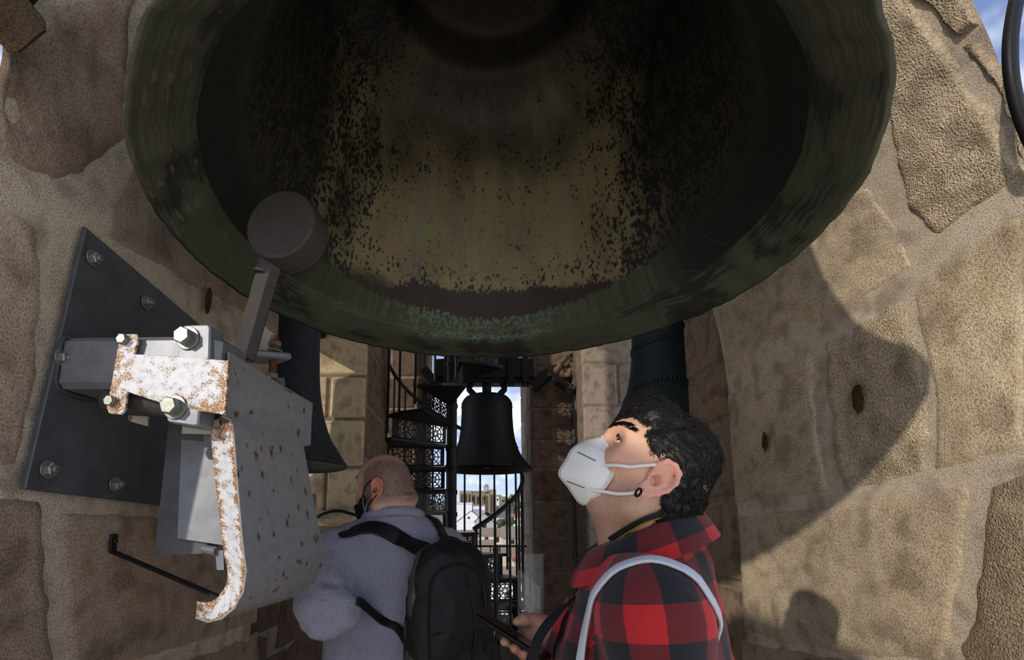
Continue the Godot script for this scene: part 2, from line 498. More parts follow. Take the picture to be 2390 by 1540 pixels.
func build_arch():
	var sides := [-1.0, 1.0]
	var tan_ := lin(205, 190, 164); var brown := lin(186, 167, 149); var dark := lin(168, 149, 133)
	var outer := [0.79, 0.86]
	var walls := []
	for w in 2:
		var side: float = sides[w]
		# the outer face falls away from the arris, as on a corner of the tower
		var g := G.new(); g.col = lin(214, 202, 182)
		var od: float = outer[w]
		var lev := [Vector2(1.0, 0.0), Vector2(1.0, VY)]
		for i in range(1, 25): lev.append(Vector2(cos(PI / 2 * i / 24), VY + RISE * sin(PI / 2 * i / 24)))
		lev.append(Vector2(0.0, 5.0))
		var rings := []
		for q in lev:
			var t := minf(1.9 - q.x, (2.0 - od) / 1.02)
			var xa: float = VX + side * q.x; var xb: float = VX + side * (q.x + t)
			rings.append([Vector3(xa, q.y, -od), Vector3(xb, q.y, -od - 1.02 * t), Vector3(xb, q.y, -D_IN), Vector3(xa, q.y, -D_IN)])
		for i in rings.size() - 1:
			for k in 4: g.poly([rings[i][k], rings[i][(k + 1) % 4], rings[i + 1][(k + 1) % 4], rings[i + 1][k]])
		var cap: Array = rings[0].duplicate(); cap.reverse()
		g.poly(cap); g.poly(rings[-1])
		g.fix(0)
		walls.append(struct("wall_left" if w == 0 else "wall_right", g, E("mortar"), "thick stone jamb and half vault left of the big bell" if w == 0 else "thick sunlit stone jamb and half vault right of the big bell"))
	var A := func(x: float, y: float) -> Vector2: return on_arch(x, y)
	# right jamb, from the springing joint up, then down; TL TR BR BL, middles
	var R := [
		["stone", tan_, 0.006, A.call(1640, 560), A.call(2035, 432), A.call(2135, 618), A.call(1692, 888), null, null, A.call(1930, 752), null],
		["rough_stone", tan_, 0.022, A.call(2040, -260), A.call(2112, 8), A.call(2400, 405), A.call(2195, 548), A.call(2075, -120), A.call(2240, 150), null, A.call(2085, 330)],
		["rough_stone", lin(194, 178, 152), 0.020, Vector2(0.865, 2.95), Vector2(0.865, 2.52), A.call(2252, 84), A.call(2128, -10), null, null, null, null],
		["rough_stone", lin(194, 178, 152), 0.020, Vector2(0.865, 2.505), Vector2(0.865, 2.20), A.call(2388, 330), A.call(2256, 110), null, null, null, null],
		["stone", tan_, 0.012, A.call(1694, 925), A.call(1893, 812), A.call(1940, 1152), A.call(1716, 1182), A.call(1795, 868), A.call(1908, 980), null, null],
		["rough_stone", tan_, 0.014, A.call(1922, 800), A.call(2108, 688), A.call(2168, 1108), A.call(1968, 1155), null, A.call(2166, 890), null, A.call(1935, 980)],
		["stone", lin(212, 196, 168), 0.010, A.call(2118, 676), A.call(2400, 470), A.call(2400, 1050), A.call(2178, 1104), A.call(2230, 600), null, null, A.call(2172, 890)],
		["stone", tan_, 0.012, A.call(1722, 1204), A.call(2268, 1128), A.call(2205, 1545), A.call(1735, 1470), null, A.call(2250, 1340), A.call(1905, 1520), null],
		["rough_stone", lin(168, 153, 130), 0.018, A.call(2300, 1122), A.call(2470, 1076), A.call(2440, 1580), A.call(2240, 1545), null, null, null, A.call(2285, 1340)],
		["stone", lin(182, 166, 142), 0.010, A.call(1728, 1492), A.call(2190, 1570), A.call(2150, 1900), A.call(1740, 1800), null, null, null, null],
	]
	# left jamb
	var L := [
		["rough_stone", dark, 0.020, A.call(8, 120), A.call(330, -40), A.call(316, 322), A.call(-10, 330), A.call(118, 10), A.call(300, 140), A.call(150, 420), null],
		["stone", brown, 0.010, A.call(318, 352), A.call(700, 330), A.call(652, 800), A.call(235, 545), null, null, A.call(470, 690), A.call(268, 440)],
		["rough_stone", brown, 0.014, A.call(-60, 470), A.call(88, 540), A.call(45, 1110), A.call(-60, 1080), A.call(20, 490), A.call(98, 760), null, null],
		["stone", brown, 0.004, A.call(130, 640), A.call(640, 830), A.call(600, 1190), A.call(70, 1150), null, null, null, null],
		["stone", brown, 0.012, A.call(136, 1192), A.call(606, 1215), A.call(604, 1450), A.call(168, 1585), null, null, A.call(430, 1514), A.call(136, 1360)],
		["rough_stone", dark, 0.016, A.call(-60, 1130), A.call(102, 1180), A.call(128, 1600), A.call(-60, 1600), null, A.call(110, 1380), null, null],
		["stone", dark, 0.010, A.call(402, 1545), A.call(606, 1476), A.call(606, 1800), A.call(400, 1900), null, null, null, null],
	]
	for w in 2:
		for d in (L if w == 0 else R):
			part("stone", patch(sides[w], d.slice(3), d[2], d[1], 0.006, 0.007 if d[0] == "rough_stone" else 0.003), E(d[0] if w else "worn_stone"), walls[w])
	# chipped holes, once for fixings
	var holes := [[2015, 932, 0.020, 0.030], [1795, 1030, 0.018, 0.030], [475, 700, 0.02, 0.034]]
	for h in holes:
		var q := on_arch(h[0], h[1]); var side := -1.0 if h[0] < CX else 1.0
		var g := G.new(); g.col = lin(90, 70, 48)
		var ring := []
		for i in 14:
			var a := TAU * i / 14; var r := 1.0 + 0.35 * nz.get_noise_2d(i * 1.7, h[0])
			ring.append(surf(side, q.x + cos(a) * h[2] * r, q.y + sin(a) * h[3] * r * 1.3, 0.0165))
		var c := g.p(surf(side, q.x, q.y, 0.0185))
		for z in ring: g.p(z)
		for i in 14: g.tri(c, c + 1 + i, c + 1 + (i + 1) % 14)
		part("stain", g, E("stone"), walls[0 if side < 0 else 1], "dark brown filled fixing hole")
func bell_image() -> ImageTexture:
	# u runs round the bell (0.25 is its far side), v from the outer crown (0) over the lip (0.5) to the inner crown (1)
	var W := 1500; var H := 760
	var n := FastNoiseLite.new(); n.seed = 31; n.noise_type = FastNoiseLite.TYPE_SIMPLEX_SMOOTH; n.frequency = 1.0; n.fractal_octaves = 4
	var n2 := FastNoiseLite.new(); n2.seed = 32; n2.noise_type = FastNoiseLite.TYPE_SIMPLEX; n2.frequency = 1.0; n2.fractal_octaves = 2
	var by := PackedByteArray(); by.resize(W * H * 3)
	for y in H:
		var v := (y + 0.5) / H
		for x in W:
			var u := (x + 0.5) / W
			var a := u * TAU
			var ca := cos(a); var sa := sin(a)
			var big := n.get_noise_3d(ca * 2.2, sa * 2.2, v * 5.0)
			var fine := n2.get_noise_3d(ca * 38.0, sa * 38.0, v * 88.0)
			var run := n.get_noise_3d(ca * 16.0, sa * 16.0, v * 6.0)      # streaks down the wall
			var c := Color(0.20, 0.235, 0.20).lerp(Color(0.30, 0.29, 0.22), clampf(big + 0.5, 0, 1))
			var off := absf(fposmod(u - 0.25 + 0.5, 1.0) - 0.5)            # turns away from the far side
			var so := fposmod(u - 0.25 + 0.5, 1.0) - 0.5
			if v < 0.2:
				c = Color(0.16, 0.235, 0.215).lerp(Color(0.11, 0.14, 0.14), clampf(run * 1.2 + 0.5, 0, 1))
				c = c.lerp(Color(0.30, 0.42, 0.36), smoothstep(0.25, 0.5, fine + big * 0.5) * 0.4)
			elif v < 0.35:      # the lip: rubbed in rings, greener low on both sides, verdigris on its inner edge far off
				var ringn := n.get_noise_3d(ca * 3.0, sa * 3.0, v * 130.0)
				c = Color(0.25, 0.265, 0.21).lerp(Color(0.37, 0.37, 0.29), clampf(ringn + 0.45, 0, 1))
				c = c.lerp(Color(0.315, 0.365, 0.285), smoothstep(0.05, 0.16, off) * (1.0 - smoothstep(0.24, 0.34, off)) * 0.8)
				c = c.lerp(Color(0.12, 0.12, 0.10), smoothstep(0.1, 0.4, big + ringn * 0.4) * 0.75)
				c = c.lerp(Color(0.48, 0.40, 0.33), smoothstep(0.34, 0.42, n.get_noise_3d(ca * 9, sa * 9, v * 30.0)) * smoothstep(0.14, 0.2, so) * 0.7)
				var ed := (v - 0.325 + big * 0.03) / 0.02
				c = c.lerp(Color(0.50, 0.62, 0.54), exp(-ed * ed) * (1.0 - smoothstep(0.03, 0.10, absf(so - 0.005))) * clampf(0.6 + fine, 0, 1))
			else:
				var k := (v - 0.35) / 0.65       # 0 above the lip, 1 at the crown
				var wob := big * 0.05
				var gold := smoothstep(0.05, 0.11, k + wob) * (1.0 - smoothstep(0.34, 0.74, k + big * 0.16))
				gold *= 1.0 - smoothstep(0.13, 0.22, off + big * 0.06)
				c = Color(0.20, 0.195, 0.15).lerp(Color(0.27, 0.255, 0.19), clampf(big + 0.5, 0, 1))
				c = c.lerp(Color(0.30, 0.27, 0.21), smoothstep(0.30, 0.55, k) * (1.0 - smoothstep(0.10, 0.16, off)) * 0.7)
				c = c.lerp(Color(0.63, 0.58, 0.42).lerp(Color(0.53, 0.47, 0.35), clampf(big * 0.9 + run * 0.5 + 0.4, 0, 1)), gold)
				# pits: few in the middle, thick on the flanks and in a fringe over the brown band
				var dens := smoothstep(0.09, 0.19, off) * 0.50 + (1.0 - smoothstep(0.10, 0.22, k)) * (0.42 - 2.4 * off)
				var pit := smoothstep(0.44, 0.54, fine * 0.72 + n.get_noise_3d(ca * 11.0, sa * 11.0, v * 26.0) * 0.55 + dens + big * 0.25)
				c = c.lerp(Color(0.075, 0.085, 0.07), pit * 0.9)
				# pale runs of salts down the middle, strongest at their two edges
				var se := absf(so + 0.006)
				var side := exp(-pow((se - 0.083 + run * 0.008) / 0.006, 2.0))
				var runs := clampf((smoothstep(-0.05, 0.5, fine * 0.6 + run * 0.5) * 0.55 * (1.0 - smoothstep(0.078, 0.09, se)) + side * 0.7 * clampf(fine + 0.6, 0, 1)), 0, 1)
				runs *= smoothstep(0.12, 0.17, k + wob) * (1.0 - smoothstep(0.34, 0.46, k + fine * 0.06))
				c = c.lerp(Color(0.56, 0.60, 0.54), runs * 0.95)
				# brown bare band just above the lip, ragged, with verdigris under it
				var top := 0.128 - 3.6 * off * off + wob * 0.7 + fine * 0.014
				var bot := 0.030 + 0.28 * off + wob * 0.3 + fine * 0.010
				if k < bot:
					var low := Color(0.22, 0.26, 0.20).lerp(Color(0.33, 0.37, 0.27), clampf(run + 0.5, 0, 1))
					c = c.lerp(low, smoothstep(0.0, 0.02, bot - k + 0.01))
					var vg := (1.0 - smoothstep(0.045, 0.10, absf(so - 0.012))) * clampf(0.45 + fine * 1.3 + big * 0.6, 0, 1)
					c = c.lerp(Color(0.50, 0.57, 0.50), vg * 0.75)
				elif k < top and off < 0.19:
					c = c.lerp(Color(0.225, 0.155, 0.12).lerp(Color(0.17, 0.125, 0.10), clampf(big + 0.5, 0, 1)), smoothstep(0.0, 0.010, top - k))
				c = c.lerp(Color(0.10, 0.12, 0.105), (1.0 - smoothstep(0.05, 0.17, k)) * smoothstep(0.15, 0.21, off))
			var i := (y * W + x) * 3
			by[i] = int(clampf(c.r, 0, 1) * 255); by[i + 1] = int(clampf(c.g, 0, 1) * 255); by[i + 2] = int(clampf(c.b, 0, 1) * 255)
	var im := Image.create_from_data(W, H, false, Image.FORMAT_RGB8, by)
	var rg := RandomNumberGenerator.new(); rg.seed = 8
	for q in 60:      # fine scratches and flecks of lime
		var p := Vector2(rg.randf_range(0.02, 0.5) * W, rg.randf_range(0.22, 0.85) * H); var an := rg.randf_range(0, TAU); var tw := rg.randf_range(-0.04, 0.04)
		var long := rg.randi_range(1, 3) if q % 3 else rg.randi_range(20, 60)
		for j in long:
			p += Vector2(cos(an), sin(an)); an += tw
			if p.x > 1 and p.y > 1 and p.x < W - 2 and p.y < H - 2: im.set_pixel(int(p.x), int(p.y), im.get_pixel(int(p.x), int(p.y)).lerp(Color(0.66, 0.66, 0.60), 0.6 if long < 5 else 0.3))
	return ImageTexture.create_from_image(im)

func bell_profile(outer: Array, n: int) -> Array:
	var pts := []
	for q in outer: pts.append(Vector3(q.x, q.y, 0))
	var out := []
	for q in spline(pts, n): out.append(Vector2(maxf(q.x, 0.001), q.y))
	return out

func big_bell():
	var at := Vector3(0.0575, 2.155, -1.119)
	var t := thing("church_bell", "huge green bronze bell seen from below, filling the arch above both men", "bell", at)
	var m := mat("bell_bronze", Color(0.86, 0.86, 0.87), 0.62, 0.0); m.albedo_texture = bell_image()
	m.heightmap_enabled = true; m.heightmap_scale = 0.12
	m.heightmap_texture = ntex(41, 0.03, 4, [], 512)
	var hm := 5.0
	var out_ := bell_profile([Vector2(0.02, 1.03), Vector2(0.25, 1.02), Vector2(0.40, 0.96), Vector2(0.455, 0.86), Vector2(0.50, 0.68), Vector2(0.55, 0.44), Vector2(0.615, 0.24), Vector2(0.69, 0.09), Vector2(0.745, 0.01)], 40)
	var lip := bell_profile([Vector2(0.75, 0.0), Vector2(0.738, 0.004), Vector2(0.70, 0.026), Vector2(0.655, 0.062)], 12)
	var inn := bell_profile([Vector2(0.648, 0.078), Vector2(0.615, 0.125), Vector2(0.565, 0.23), Vector2(0.51, 0.42), Vector2(0.465, 0.62), Vector2(0.43, 0.74), Vector2(0.36, 0.80), Vector2(0.30, 0.83), Vector2(0.285, 0.90), Vector2(0.25, 0.955), Vector2(0.01, 0.965)], 60)
	var prof := out_ + lip + inn
	var vs := []
	for i in out_.size(): vs.append(0.2 * i / out_.size())
	for i in lip.size(): vs.append(0.2 + 0.15 * i / lip.size())
	for i in inn.size(): vs.append(0.35 + 0.65 * i / (inn.size() - 1))
	var seg := 220
	var g := G.new()
	for i in prof.size():
		for k in seg + 1:
			var a := TAU * k / seg
			var q: Vector2 = prof[i]
			var r := q.x; var y := q.y
			var w := clampf(1.0 - absf(i - 45) / 10.0, 0, 1)      # the worn, hammered lip
			y += (nz.get_noise_3d(cos(a) * 9, sin(a) * 9, 1.0) * 0.010 + nz.get_noise_3d(cos(a) * 26, sin(a) * 26, 2.0) * 0.006) * w
			r += (nz.get_noise_3d(cos(a) * 7, sin(a) * 7, 4.0) * 0.008 + nz.get_noise_3d(cos(a) * 30, sin(a) * 30, 5.0) * 0.004) * w
			for ch in [[1.5708, 0.05, 0.012], [1.40, 0.03, 0.010], [1.74, 0.04, 0.007], [0.6, 0.04, 0.008], [2.6, 0.03, 0.006]]:
				var da: float = (a - ch[0]) / ch[1]
				y += ch[2] * exp(-da * da) * w * 0.6; r -= ch[2] * exp(-da * da) * w
			g.p(at + Vector3(cos(a) * r, y, -sin(a) * r), Vector2(float(k) / seg, vs[i]))
	for i in prof.size() - 1:
		for k in seg:
			var a := i * (seg + 1) + k
			g.quad(a, a + seg + 1, a + seg + 2, a + 1)
	g.fix(0)
	part("bell_body", g, m, t)
	# iron crown plate inside, with the clapper staple and bolts
	var iron := E("cast_iron")
	g = G.new()
	g.lathe(Transform3D(Basis(), at), [Vector2(0.002, 0.955), Vector2(0.15, 0.95), Vector2(0.16, 0.93), Vector2(0.15, 0.92), Vector2(0.002, 0.915)], 40)
	part("crown_plate", g, iron, t)
	g = G.new()
	for s in [-1, 1]: g.box(Transform3D(Basis(), at + Vector3(0.055 * s, 0.87, 0.02)), Vector3(0.025, 0.12, 0.07), 0.006)
	g.tube([at + Vector3(-0.085, 0.835, 0.02), at + Vector3(0.085, 0.835, 0.02)], 0.016, 12)
	part("clapper_staple", g, E("rust_brown"), t)
	for s in [-1, 1]:
		g = G.new(); g.hexnut(Transform3D(Basis(Vector3.RIGHT, Vector3.DOWN, Vector3.BACK), at + Vector3(0.11 * s, 0.925, -0.03)), 0.026, 0.02)
		part("nut", g, E("zinc_bolt"), t)
	# the yoke above, from which the bell hangs
	var y := thing("bell_yoke", "dark iron headstock carrying the big bell under the vault", "headstock", at + Vector3(0, 1.05, 0))
	g = G.new(); g.box(Transform3D(Basis(), at + Vector3(0.05, 1.13, 0)), Vector3(0.98, 0.12, 0.20), 0.012)
	part("beam", g, E("black_iron"), y)
	for s in [-1, 1]:
		g = G.new(); g.tube([at + Vector3(0.12 * s, 1.02, 0), at + Vector3(0.14 * s, 1.08, 0)], 0.045, 12)
		part("canon", g, iron, y)

func small_bell(called: String, label: String, at: Vector3, r: float, h: float, col: Color, bands: Array, canons := true) -> Node3D:
	var t := thing(called, label, "bell", at, "")
	var m: StandardMaterial3D = mat("patina_%d" % int(col.r * 1000 + col.g * 77), col, 0.6, 0.2)
	m.albedo_texture = ntex(51, 0.02, 5, [[0.25, grey(0.55)], [0.5, grey(0.9)], [0.8, Color(1.0, 1.15, 1.1)]], 512)
	m.heightmap_enabled = true; m.heightmap_texture = ntex(52, 0.05, 4, [], 512); m.heightmap_scale = 0.2
	tri_map(m, 1.6)
	var o := bell_profile([Vector2(0.02, 1.0), Vector2(0.40, 0.985), Vector2(0.53, 0.93), Vector2(0.565, 0.86), Vector2(0.575, 0.7), Vector2(0.60, 0.5), Vector2(0.665, 0.32), Vector2(0.78, 0.17), Vector2(0.93, 0.06), Vector2(1.0, 0.01)], 60)
	var inn := bell_profile([Vector2(0.985, 0.0), Vector2(0.89, 0.05), Vector2(0.74, 0.16), Vector2(0.61, 0.34), Vector2(0.54, 0.52), Vector2(0.50, 0.85), Vector2(0.35, 0.93), Vector2(0.01, 0.94)], 30)
	var pr := []
	for q in o:
		var w := 0.0
		for b in bands: w += exp(-pow((q.y - b) / 0.007, 2.0)) * 0.012
		pr.append(Vector2((q.x + w) * r, q.y * h))
	for q in inn: pr.append(Vector2(q.x * r, q.y * h))
	var g := G.new(); g.lathe(Transform3D(Basis(), at), pr, 72)
	part("bell_body", g, m, t)
	for b in bands:
		var g2 := G.new(); var ring := []
		var rr := 0.0
		for i in o.size() - 1:
			if o[i].y >= b and o[i + 1].y < b: rr = o[i].x * r
		for k in 65: ring.append(at + Vector3(cos(TAU * k / 64) * (rr + 0.001), b * h, sin(TAU * k / 64) * (rr + 0.001)))
		g2.tube(ring, 0.006 * r / 0.45, 6, false)
		part("moulding", g2, m, t)
	if canons:
		for s in [-1, 1]:
			g = G.new()
			var a := at + Vector3(0, h * 0.97, 0)
			g.tube(spline([a + Vector3(0.11 * s, 0, 0) * r / 0.48, a + Vector3(0.15 * s, 0.05, 0), a + Vector3(0.19 * s, 0.10, 0), a + Vector3(0.15 * s, 0.17, 0)], 10), 0.032, 10)
			part("canon", g, m, t)
		g = G.new(); g.tube([at + Vector3(0, h * 0.97, 0), at + Vector3(0, h * 0.97 + 0.17, 0)], 0.05, 10)
		part("canon", g, m, t)
		g = G.new(); g.tube([at + Vector3(0, h * 0.5, 0), at + Vector3(0, h * 0.1, 0), at + Vector3(0, h * 0.03, 0)], [0.012, 0.014, 0.035], 10)
		part("clapper", g, E("black_iron"), t)
	return t

func build_bells():
	mat("rust_brown", Color(0.26, 0.13, 0.09), 0.6, 0.3)
	big_bell()
	# far bell in the back opening: mouth at 1105, right rim 1242
	var c := P(1137, 1098, 5.0)
	var b := small_bell("church_bell", "black bell hanging from a beam in the open archway behind the spiral stair", c, 0.47, 0.80, Color(0.115, 0.108, 0.10), [0.88, 0.84, 0.34, 0.30, 0.13])
	c = P(628, 1088, 2.75); 
	small_bell("church_bell", "blue green bell half hidden behind the rusty hammer cover, beside the sunlit pier", c, 0.435, 0.95, Color(0.13, 0.17, 0.18), [0.12], false)
	c = P(1590, 1010, 3.2)
	var rb := small_bell("church_bell", "dark green bell with raised lettering bands behind the young man's head", c, 0.50, 1.0, Color(0.09, 0.17, 0.17), [0.60, 0.585, 0.57, 0.25, 0.235, 0.22], false)
	# lettering round the lower bands, too worn to read: short raised strokes
	var g := G.new()
	var r2 := RandomNumberGenerator.new(); r2.seed = 4
	for k in 46:
		var a := PI * 0.05 + k * 0.062
		var rr := 0.352
		for j in 2:
			var p0 := c + Vector3(cos(a) * rr, 0.27 + 0.0, sin(a) * rr); var a2 := a + r2.randf_range(-0.03, 0.03)
			g.tube([p0, c + Vector3(cos(a2) * (rr - 0.012), 0.31, sin(a2) * (rr - 0.012))], 0.003, 4)
	part("raised_lettering", g, mat("patina_letters", Color(0.16, 0.27, 0.25), 0.6, 0.2), rb)
func blocks(wall: Node3D, o: Vector3, du: Vector3, w: float, y0: float, rows: Array, mcol: Color, m := "worn_stone", proud := 0.012):
	# dressed stones on one face of a wall: rows = [height, [joint positions along u]]; du runs along the face, its outside is up x du
	var n := du.cross(Vector3.UP).normalized()
	var y := y0
	for r in rows:
		var xs: Array = [0.0] + r[1] + [w]
		for i in xs.size() - 1:
			var a: float = xs[i]; var b: float = xs[i + 1]
			var j := rng.randf_range(0.006, 0.014)
			var t := rng.randf_range(0.82, 1.14)
			var g := G.new(); g.col = Color(mcol.r * t, mcol.g * t * rng.randf_range(0.97, 1.02), mcol.b * t * rng.randf_range(0.94, 1.04))
			var c: Vector3 = o + du * (a + b) / 2.0 + Vector3.UP * (y + r[0] / 2.0) + n * (proud - 0.03)
			g.box(Transform3D(Basis(du, Vector3.UP, du.cross(Vector3.UP)), c).rotated_local(Vector3.BACK, rng.randf_range(-0.006, 0.006)), Vector3(b - a - j * 2, r[0] - j * 2, 0.06), 0.013)
			part("stone", g, E(m), wall)
		y += r[0]
func solid(called: String, x0: float, x1: float, y0: float, y1: float, d0: float, d1: float, col: Color, label := "", m := "mortar") -> MeshInstance3D:
	var g := G.new(); g.col = col
	g.box(Transform3D(Basis(), Vector3((x0 + x1) / 2, (y0 + y1) / 2, -(d0 + d1) / 2)), Vector3(x1 - x0, y1 - y0, d1 - d0), 0.012)
	return struct(called, g, E(m), label)
func rows_of(n: int, h: float, w: float, cut: float) -> Array:
	var out := []
	for i in n:
		var js := []
		if cut > 0.0:
			var x := cut * (0.45 + 0.5 * (i % 2)) + rng.randf_range(-0.03, 0.03)
			while x < w - 0.1:
				js.append(x); x += cut * rng.randf_range(0.85, 1.15)
		out.append([h * rng.randf_range(0.92, 1.08), js])
	return out

func build_belfry():
	var mc := lin(160, 148, 134)
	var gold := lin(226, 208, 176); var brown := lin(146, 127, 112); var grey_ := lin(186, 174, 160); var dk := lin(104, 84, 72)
	var X := Vector3.RIGHT
	# the pier that the sun reaches, left of the stairs
	var w := solid("wall_pier_left", -1.62, -0.735, 0, 8, 3.32, 4.15, mc, "sunlit stone pier between the blue green bell and the spiral stair")
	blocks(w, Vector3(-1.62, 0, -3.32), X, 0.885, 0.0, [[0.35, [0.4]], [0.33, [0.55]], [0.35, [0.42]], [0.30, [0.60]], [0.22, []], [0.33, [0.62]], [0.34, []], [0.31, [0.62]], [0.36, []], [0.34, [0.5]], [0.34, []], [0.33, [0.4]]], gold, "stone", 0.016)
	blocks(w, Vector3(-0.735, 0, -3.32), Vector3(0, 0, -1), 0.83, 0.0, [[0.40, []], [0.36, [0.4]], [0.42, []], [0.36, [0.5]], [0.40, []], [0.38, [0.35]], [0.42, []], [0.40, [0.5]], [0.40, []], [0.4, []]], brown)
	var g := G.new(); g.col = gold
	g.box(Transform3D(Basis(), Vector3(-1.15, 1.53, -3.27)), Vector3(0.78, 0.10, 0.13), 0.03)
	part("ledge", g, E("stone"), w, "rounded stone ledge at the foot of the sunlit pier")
	# parapet under the blue green bell
	w = solid("wall_parapet", -1.75, -0.97, 0, 1.36, 2.05, 3.30, mc, "dark low wall of irregular stones below the blue green bell")
	for r in [[0.02, 0.42, 0.0, 0.5], [0.44, 0.90, 0.0, 0.42], [0.92, 1.24, 0.0, 0.6], [0.02, 0.34, 0.52, 0.98], [0.36, 0.88, 0.45, 0.86], [0.90, 1.24, 0.62, 1.34], [0.02, 0.46, 1.0, 1.34], [0.48, 0.88, 0.88, 1.34]]:
		g = G.new(); g.col = lin(120, 104, 92)
		var cx: float = (r[0] + r[1]) / 2; var cy: float = (r[2] + r[3]) / 2
		var pl := PackedVector2Array()
		for q in [[r[0], r[2]], [cx, r[2]], [r[1], r[2]], [r[1], cy], [r[1], r[3]], [cx, r[3]], [r[0], r[3]], [r[0], cy]]:
			pl.append(Vector2(q[0] + rng.randf_range(-0.03, 0.03), q[1] + rng.randf_range(-0.025, 0.025)))
		g.prism(Transform3D(Basis(Vector3(0, 0, -1), Vector3.UP, Vector3(1, 0, 0)), Vector3(-0.97, 0, -2.05)), pl, -0.02, 0.012, 0.008)
		part("stone", g, E("rough_stone"), w)
	# back wall, left of the opening; its jamb; right of it; and over it
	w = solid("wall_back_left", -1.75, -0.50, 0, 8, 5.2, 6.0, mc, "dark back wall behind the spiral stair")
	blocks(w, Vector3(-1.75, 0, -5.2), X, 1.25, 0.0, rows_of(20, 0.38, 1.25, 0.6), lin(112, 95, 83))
	w = solid("wall_back_right", 0.63, 1.12, 0, 8, 5.0, 6.0, mc, "narrow reddish stone pier right of the open archway")
	blocks(w, Vector3(0.63, 0, -5.0), X, 0.49, 0.0, [[0.33, []], [0.34, []], [0.33, []], [0.35, []], [0.36, []], [0.34, []], [0.30, []], [0.34, []], [0.34, []], [0.36, []], [0.36, []], [0.36, []], [0.36, []]], brown, "worn_stone", 0.008)
	blocks(w, Vector3(0.63, 0, -6.0), Vector3(0, 0, 1), 1.0, 0.0, rows_of(14, 0.34, 1.0, 0.5), grey_, "worn_stone", 0.006)
	solid("wall_back_top", -0.50, 0.63, 4.1, 8, 5.2, 6.0, mc, "lintel over the open archway")
	solid("wall_back_sill", -0.50, 0.63, 0, 0.42, 5.5, 6.0, mc, "low sill of the open archway")
	w = solid("wall_right_far", 1.06, 2.5, 0, 8, 4.5, 5.0, mc, "pale stone wall behind the dark green bell")
	blocks(w, Vector3(1.06, 0, -4.5), X, 1.44, 0.0, [[0.40, [0.6]], [0.36, [0.35, 0.9]], [0.38, [0.5, 1.1]], [0.30, [0.4, 0.76, 1.1]], [0.44, [0.55, 1.0]], [0.40, [0.30, 0.8]], [0.32, [0.42]], [0.42, [0.34, 0.9]], [0.4, [0.5]], [0.4, [0.3, 0.9]], [0.4, [0.6]], [0.4, [0.4]]], lin(190, 175, 162), "rough_stone", 0.012)
	w = solid("wall_right_inner", 1.175, 2.3, 0, 5, 2.03, 2.55, mc, "narrow strip of older stones behind the sunlit jamb")
	blocks(w, Vector3(1.175, 0, -2.55), Vector3(0, 0, 1), 0.52, 0.0, [[0.44, []], [0.42, []], [0.37, []], [0.38, []], [0.36, []], [0.28, []], [0.32, []], [0.4, []], [0.4, []], [0.4, []], [0.4, []]], lin(172, 152, 132), "rough_stone", 0.012)
	# floor and roof
	g = G.new(); g.col = lin(205, 194, 176)
	g.box(Transform3D(Basis(), Vector3(0, -0.15, -2.75)), Vector3(6.4, 0.3, 7.1), 0.01)
	struct("floor", g, E("mortar"), "pale stone floor of the belfry")
	g = G.new(); g.col = lin(190, 176, 154)
	g.box(Transform3D(Basis(), Vector3(0, 8.12, -3.4)), Vector3(4.8, 0.24, 5.4), 0.01)
	struct("ceiling", g, E("mortar"), "stone roof of the belfry")
	# a neighbouring outer wall, left of the ledge the photographer stands on
	g = G.new(); g.col = lin(205, 190, 164)
	g.box(Transform3D(Basis(), Vector3(-1.5, 1.26, 0.74)), Vector3(0.4, 2.52, 0.74), 0.02)
	struct("wall_outer", g, E("mortar"), "stone buttress outside, left of the ledge")
func on_plane(px: float, py: float, o: Vector3, n: Vector3) -> Vector3:
	var r := ray(px, py)
	return EYE + r * ((o - EYE).dot(n) / r.dot(n))
func sheet(rows: Array, t: float) -> G:      # a bent plate: a grid of points given thickness t behind its front
	var g := G.new()
	var h := rows.size(); var w: int = rows[0].size()
	var nr := []
	for i in h:
		var l := []
		for j in w:
			var a: Vector3 = rows[i][mini(j + 1, w - 1)] - rows[i][maxi(j - 1, 0)]
			var b: Vector3 = rows[mini(i + 1, h - 1)][j] - rows[maxi(i - 1, 0)][j]
			l.append(a.cross(b).normalized())
		nr.append(l)
	for side in 2:
		for i in h:
			for j in w:
				var q: Vector3 = rows[i][j]
				g.p(q + nr[i][j] * (t if side else 0.0), Vector2(float(i) / (h - 1), float(j) / (w - 1)))
	for side in 2:
		for i in h - 1:
			for j in w - 1:
				var a := side * w * h + i * w + j
				if side == 0: g.quad(a, a + w, a + w + 1, a + 1)
				else: g.quad(a, a + 1, a + w + 1, a + w)
	var rim := []
	for j in w: rim.append([0, j])
	for i in range(1, h): rim.append([i, w - 1])
	for j in range(w - 2, -1, -1): rim.append([h - 1, j])
	for i in range(h - 2, 0, -1): rim.append([i, 0])
	for k in rim.size():
		var a: Array = rim[k]; var b: Array = rim[(k + 1) % rim.size()]
		var s := g.v.size()
		for e in [a, b]:
			for sd in 2:
				g.p(rows[e[0]][e[1]] + nr[e[0]][e[1]] * (t if sd else 0.0), Vector2(float(e[0]) / (h - 1), float(e[1]) / (w - 1)))
		g.quad(s, s + 1, s + 3, s + 2)
	g.fix(0)
	return g
